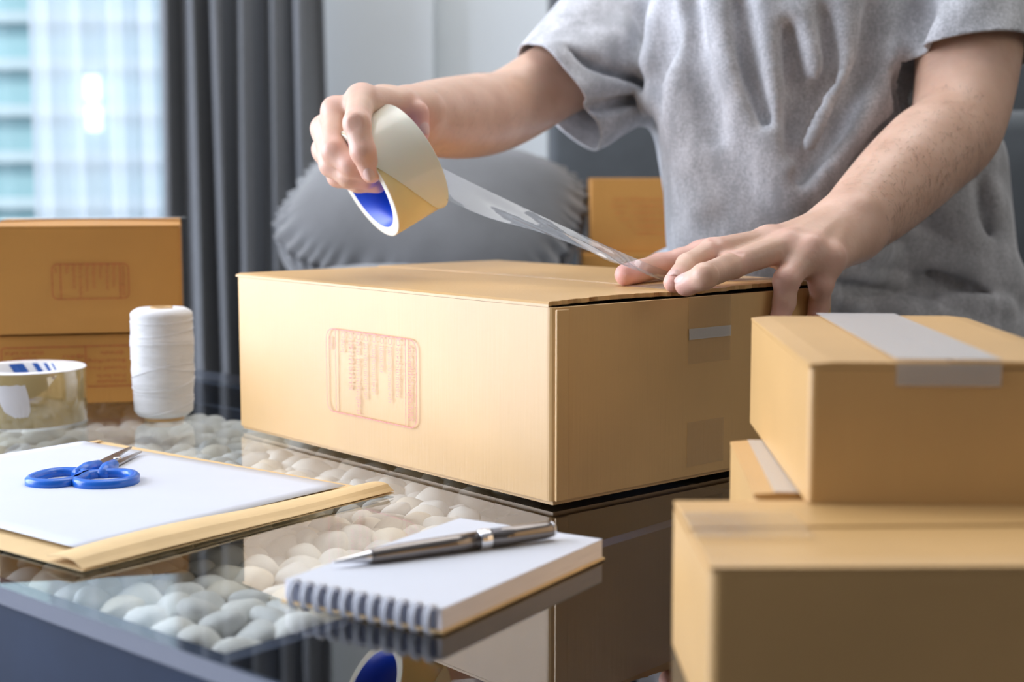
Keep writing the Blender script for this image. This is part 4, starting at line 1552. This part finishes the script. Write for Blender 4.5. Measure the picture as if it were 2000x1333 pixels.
# head hair, brows and eyes
F = Field(HD - .18, HD + .18, .004)
F.ell(hp(0, .026, .034), (.082, .098, .095), .01, R=HI)
F.ell(hp(0, -.085, -.022), (.068, .052, .068), .02, 'sub', R=HI)
F.ell(hp(0, -.02, -.11), (.10, .10, .075), .02, 'sub', R=HI)
for a in range(40):
    t_ = a * 2.4; rr2 = math.sqrt((a + .5) / 40)
    x, y = rr2 * math.cos(t_), rr2 * math.sin(t_)
    z = math.sqrt(max(0, 1 - .8 * rr2 * rr2))
    c_ = hp(x * .076, .026 + y * .086, .034 + z * .090)
    F.cone(c_, c_ + HR @ np.array([.006, -.022, .002]), .007, .004, .004)
sculpt('hair', F, M['hair'], man)
M['eye'] = mat('eye_white', (0.75, 0.74, 0.72), 0.15)
M['iris'] = mat('dark_iris', (0.03, 0.018, 0.012), 0.1)
for s_ in (-1, 1):
    b = bmesh.new(); bmesh.ops.create_uvsphere(b, u_segments=24, v_segments=16, radius=.0118)
    for v in b.verts: v.co = Vector(hp(s_ * .030, -.0695, .008)) + v.co
    e_ = obj('eye', b, [M['eye'], M['iris']], man, True, False)
    c_ = Vector(hp(s_ * .030, -.0695, .008)); fd = Vector(HR @ np.array([0, -1, -.1]))
    for q in e_.data.polygons:
        if (q.center - c_).normalized().dot(fd.normalized()) > .88: q.material_index = 1
    F = Field(hp(s_ * .03, -.085, .03) - .035, hp(s_ * .03, -.085, .03) + .035, .0015)
    F.chain([hp(s_ * .014, -.0925, .0255), hp(s_ * .030, -.0905, .0300), hp(s_ * .047, -.0815, .0265)], [.0030, .0034, .0018], .002)
    sculpt('eyebrow', F, M['hair'], man)
    F = Field(hp(s_ * .03, -.07, .008) - .03, hp(s_ * .03, -.07, .008) + .03, .0015)
    F.ell(hp(s_ * .030, -.0685, .0085), (.0130, .0130, .0130), 0, R=HI)
    F.ell(hp(s_ * .030, -.090, .0050), (.0125, .0140, .0048), .002, 'sub', R=HI)
    sculpt('eyelid', F, M['skin'], man)

# --- trousers and shoes
RK_ = np.array([.182, 1.475, .085]); LK_ = np.array([.40, 1.42, .010])
F = Field((.02, 1.28, FLOOR + .03), (.72, 1.98, .22), .006)
HP = np.array([.38, 1.80, .13])
F.cone(HP + np.array([-.06, 0, 0]), HP + np.array([.06, 0, 0]), .110, .110, .05)
F.cone(HP + np.array([-.08, -.02, -.02]), RK_, .088, .066, .03)
F.cone(HP + np.array([.05, -.02, -.03]), LK_, .080, .062, .03)
RF_ = np.array([.17, 1.47, FLOOR + .10]); LF_ = np.array([.42, 1.44, FLOOR + .10])
F.cone(RK_, RF_, .066, .050, .03); F.cone(LK_, LF_, .066, .050, .03)
trs = sculpt('trousers', F, M['trousers'], man)
for P_, dx in ((RF_, -.03), (LF_, .02)):
    F = Field(P_ - np.array([.12, .28, .105]), P_ + np.array([.12, .12, .08]), .006)
    F.cone(P_ + np.array([0, .02, -.045]), P_ + np.array([dx, -.16, -.062]), .046, .036, .02)
    F.cone(P_, P_ + np.array([0, .01, -.03]), .043, .045, .02)
    F.F = np.maximum(F.F, ((FLOOR + .001) - (np.arange(F.n[2]) * F.res + F.lo[2]))[None, None, :].astype(np.float32))
    sculpt('shoe', F, M['shoe'], man)

# --- t-shirt
FS = Field((-.02, 1.22, .0), (.66, 1.98, .56), .0036)
SQ = ((0, 1, .25), .74)
hem = np.array([.375, 1.64, .055])
FS.cone(hem, CH + np.array([0, .0, 0]), .172, .160, .05, squash=SQ)
FS.cone(RSh + np.array([.03, .01, 0]), LSh + np.array([-.03, .01, 0]), .078, .078, .05)
# loose front hanging forward of the belly
FS.cone(aty(1560, -40, 1.47), aty(1520, 470, 1.46), .085, .095, .07, squash=((0, 1, .2), .8))
FS.cone(aty(1400, 60, 1.50), aty(1450, 440, 1.47), .070, .060, .06)
FS.cone(aty(1845, 330, 1.56), aty(1840, 560, 1.58), .062, .074, .06)
# sleeves
slR0 = aty(1088, 178, 1.555); slL0 = aty(1893, 118, 1.425)
dR = slR0 - RSh; dL = slL0 - LSh
FS.cone(RSh, slR0 + dR * .25, .072, .055, .04)
FS.cone(RSh + np.array([.02, 0, -.05]), aty(1165, 238, 1.55), .040, .018, .05)
FS.cone(LSh, slL0 + dL * .25, .074, .060, .05)
FS.cone(aty(1690, 650, 1.50), aty(1915, 655, 1.52), .045, .045, .04)
# folds: ridges and valleys following the drape
def fold(pts, r, k, mode='add', dy=0.0):
    P_ = [aty(u, v, y) for u, v, y in pts]
    for i in range(len(P_) - 1): FS.cone(P_[i], P_[i + 1], r, r, k, mode)


FS0 = FS.F.copy()


def front_y(u, v):
    """depth where the sight line first enters the shirt's body"""
    r_ = ray(u, v)
    for y in np.arange(1.25, 1.75, .003):
        p = CP + r_ * (y / r_[1])
        i = np.round((p - FS.lo) / FS.res).astype(int)
        if np.any(i < 0) or np.any(i >= FS.n): continue
        if FS0[i[0], i[1], i[2]] < 0: return y
    return None


def drape(pts, r, k, mode='add', lift=0.0):
    P_ = []
    dense = []
    for (u0, v0), (u1, v1) in zip(pts[:-1], pts[1:]):
        m_ = max(2, int(math.hypot(u1 - u0, v1 - v0) / 14))
        dense += [(u0 + (u1 - u0) * q / m_, v0 + (v1 - v0) * q / m_) for q in range(m_)]
    dense.append(pts[-1])
    for u, v in dense:
        y = front_y(u, v)
        if y is None:
            if not P_: continue
            y = P_[-1][1] + .004
        P_.append(aty(u, v, y + lift))
    nP = len(P_)
    for it in range(3):
        P_ = [P_[0]] + [(P_[i - 1] + 2 * P_[i] + P_[i + 1]) / 4 for i in range(1, nP - 1)] + [P_[-1]] if nP > 2 else P_
    env_ = lambda i: r * (.45 + .55 * math.sin(PI * min(1, max(0, (i + 1) / (nP + 1)))) ** .6)
    # one pass per fold: build the whole fold first, then blend it once, so it stays even along its length
    G = np.full(FS.F.shape, 0.5, np.float32)
    keep = FS.F; FS.F = G
    for i in range(nP - 1): FS.cone(P_[i], P_[i + 1], env_(i), env_(i + 1), .002)
    FS.F = keep
    box_ = np.argwhere(G < .06)
    if len(box_):
        a_, b_ = box_.min(0), box_.max(0) + 1
        sl = tuple(slice(a_[i], b_[i]) for i in range(3))
        FS._blend(sl, G[sl], k, mode)


for line, r_, l_ in (([(1310, 10), (1312, 120), (1330, 240), (1375, 400)], .010, .002),
                     ([(1395, 5), (1425, 110), (1470, 230), (1500, 330)], .011, .002),
                     ([(1492, 5), (1505, 130), (1530, 250), (1520, 380)], .010, .002),
                     ([(1560, 40), (1600, 180), (1575, 320)], .012, .002),
                     ([(1650, 5), (1640, 120), (1600, 250), (1540, 380)], .012, .002),
                     ([(1745, 30), (1700, 170), (1640, 290), (1560, 400)], .012, .002),
                     ([(1790, 60), (1745, 190), (1690, 300)], .008, .002),
                     ([(1700, 480), (1800, 520), (1900, 545), (1970, 560)], .012, .0),
                     ([(1850, 400), (1890, 470), (1960, 540), (1985, 562)], .012, .0),
                     ([(1930, 380), (1955, 450), (1950, 520)], .006, .0),
                     ([(1060, 120), (1150, 120), (1240, 60)], .010, .004),
                     ([(1100, 190), (1190, 170), (1280, 120)], .009, .004),
                     ([(1150, 240), (1220, 215), (1290, 190)], .008, .004),
                     ([(1790, 110), (1860, 50), (1900, 5)], .006, .003)):
    drape(line, r_ * 1.35, .026, 'add', l_ + r_ * .25)
for line, r_ in (([(1355, 10), (1365, 130), (1400, 260)], .010), ([(1450, 10), (1465, 140), (1495, 240)], .008),
                 ([(1540, 60), (1555, 180), (1545, 300)], .009), ([(1610, 30), (1620, 130), (1585, 260)], .007),
                 ([(1700, 20), (1675, 150), (1625, 260), (1560, 350)], .010), ([(1775, 120), (1725, 240), (1660, 330)], .009),
                 ([(1290, 0), (1286, 120), (1290, 205)], .019),
                 ([(1250, 20), (1265, 100), (1280, 190)], .007),
                 ([(1110, 110), (1180, 150), (1260, 160)], .005), ([(1120, 215), (1200, 200), (1280, 195)], .005),
                 ([(1650, 545), (1740, 560), (1850, 560), (1920, 590)], .009),
                 ([(1700, 450), (1790, 470), (1860, 520), (1930, 560)], .006),
                 ([(1905, 260), (1915, 400), (1925, 500)], .0035),
                 ([(1800, 20), (1790, 90)], .012)):
    drape(line, r_ * 1.3, .014, 'sub', -r_ * .35)
# rolled gathers of cloth at the waist by his left hip
for pts, r_ in (([(1760, 465), (1830, 500), (1900, 535), (1960, 558), (1980, 566)], .017), ([(1840, 596), (1900, 590), (1958, 602)], .014),
                ([(1650, 590), (1760, 612), (1880, 648)], .017), ([(1645, 532), (1700, 540), (1765, 553)], .008)):
    drape(pts, r_, .010, 'add', .002)
for pts, r_ in (([(1770, 500), (1850, 545), (1930, 585)], .007), ([(1640, 556), (1720, 572), (1830, 562), (1900, 572)], .008)):
    drape(pts, r_, .008, 'sub', -r_ * .3)
V, Q = FS.mesh()
me = pymesh('t_shirt', V, Q)
b = bmesh.new(); b.from_mesh(me); bpy.data.meshes.remove(me)


def cut(b, p, n, near, rad, axis=None, arad=0):
    """open the cloth where it passes plane (p, n) close to a point"""
    p, n, near = Vector(p), Vector(n).normalized(), Vector(near)
    if axis is not None:
        A_, B_ = Vector(axis[0]), Vector(axis[1]); AB = (B_ - A_).normalized()
        offax = lambda c: ((c - A_) - AB * (c - A_).dot(AB)).length
    else:
        offax = lambda c: -1
    fs = [f for f in b.faces if (f.calc_center_median() - near).length < rad and offax(f.calc_center_median()) < arad + .01]
    es = {e for f in fs for e in f.edges}; vs = {v for f in fs for v in f.verts}
    bmesh.ops.bisect_plane(b, geom=list(vs) + list(es) + fs, plane_co=p, plane_no=n, dist=1e-6)
    dead = [f for f in b.faces if (f.calc_center_median() - near).length < rad + .02 and offax(f.calc_center_median()) < arad and (f.calc_center_median() - p).dot(n) > 0]
    bmesh.ops.delete(b, geom=dead, context='FACES')


# sleeve mouths: planes through the cloth edge seen in the photograph
e1_, e2_ = aty(1030, 102, 1.555), aty(1150, 256, 1.535)
nR = np.cross(e2_ - e1_, np.array([.25, -1, .1])); nR = nR if nR @ dR > 0 else -nR
cut(b, (e1_ + e2_) / 2, nR, slR0 + dR * .18, .13, (RSh, slR0), .095)
e1_, e2_ = aty(1795, 128, 1.43), aty(1998, 106, 1.43)
nL = np.cross(e2_ - e1_, np.array([.1, -1, .33])); nL = nL if nL @ dL > 0 else -nL
cut(b, (e1_ + e2_) / 2, nL, slL0 + dL * .22, .115, (LSh, slL0), .068)
cut(b, (0, 0, .035), (0, 0, -1), (hem[0], hem[1], -.10), .40)
nk = (LSh + RSh) / 2 + np.array([-.003, -.03, .06])
cut(b, nk, (0, -.25, 1), nk + np.array([0, -.02, .05]), .09)
me = bpy.data.meshes.new('t_shirt'); b.to_mesh(me); b.free()
shirt = link_mesh('t_shirt', me, M['shirt'], man, True, False)
md = shirt.modifiers.new('cloth', 'SOLIDIFY'); md.thickness = .0022; md.offset = 1

# ------------------------------------------------------------------ roll of clear tape in his hand, and the pulled strip
rollT = Matrix.Translation(Vector(RO) - Vector(RA) * RL_ / 2) @ Vector(RA).to_track_quat('Z', 'Y').to_matrix().to_4x4()
hand_roll = tape_roll('tape_roll', 'roll of clear tape with a blue core held in the hand', RR, RC, RL_, M['tape_yellow'], rollT, M['tape_edge'], M['core_white'], M['core_blue'])
# loose layer peeling into the strip, the roll's upper sheen painted as milky cream
inv = rollT.inverted()
b = bmesh.new()
g = []


def ang_of(u, v, y): q = inv @ Vector(aty(u, v, y)); return math.atan2(q.y, q.x)


a_top = ang_of(770, 235, 1.22); aL = ang_of(738, 338, 1.193); aR = ang_of(866, 372, 1.235)
dL_ = (aL - a_top + PI) % (2 * PI) - PI; dR_ = (aR - a_top + PI) % (2 * PI) - PI
for i in range(33):
    t_ = i / 32
    row = []
    for j in range(7):
        s_ = j / 6
        # the peel line runs diagonally across the band
        e_ = dL_ + (dR_ - dL_) * s_
        a = a_top - 1.3 * (1 if e_ > 0 else -1) + (e_ + 1.3 * (1 if e_ > 0 else -1)) * t_
        r_ = RR + .0007 + .0004 * t_
        row.append(b.verts.new((r_ * math.cos(a), r_ * math.sin(a), .0008 + (RL_ - .0016) * s_)))
    g.append(row)
for i in range(32):
    for j in range(6): b.faces.new((g[i][j], g[i + 1][j], g[i + 1][j + 1], g[i][j + 1]))
obj('loose_sheen_layer', b, M['tape_cream'], hand_roll, True)

near_e = [aty(862, 386, 1.214), aty(950, 425, 1.180), aty(1060, 458, 1.140), aty(1180, 506, 1.095), aty(1240, 532, 1.070), atz(1296, 553, MH + .0012)]
far_e = [aty(846, 320, 1.242), aty(950, 372, 1.215), aty(1085, 437, 1.175), aty(1200, 490, 1.133), aty(1262, 518, 1.100), atz(1322, 542, MH + .0022)]


b = bmesh.new(); g = []
NS, NW = 90, 12
for i in range(NS + 1):
    t_ = i / NS
    p, q = spline(near_e, t_), spline(far_e, t_)
    row = []
    for j in range(NW + 1):
        s_ = j / NW
        c_ = p + (q - p) * s_
        amp = .0035 * math.exp(-((t_ - .55) / .16) ** 2) + .0012 * t_
        z = amp * math.sin(9 * s_ + 22 * t_) * math.sin(PI * s_) + .0025 * t_ * math.sin(PI * s_ * 2 + 1)
        row.append(b.verts.new((c_[0], c_[1], max(c_[2] + z, MH + .0006))))
    g.append(row)
for i in range(NS):
    for j in range(NW): b.faces.new((g[i][j], g[i + 1][j], g[i + 1][j + 1], g[i][j + 1]))
obj('pulled_strip', b, M['tape_strip'], hand_roll, True, False)
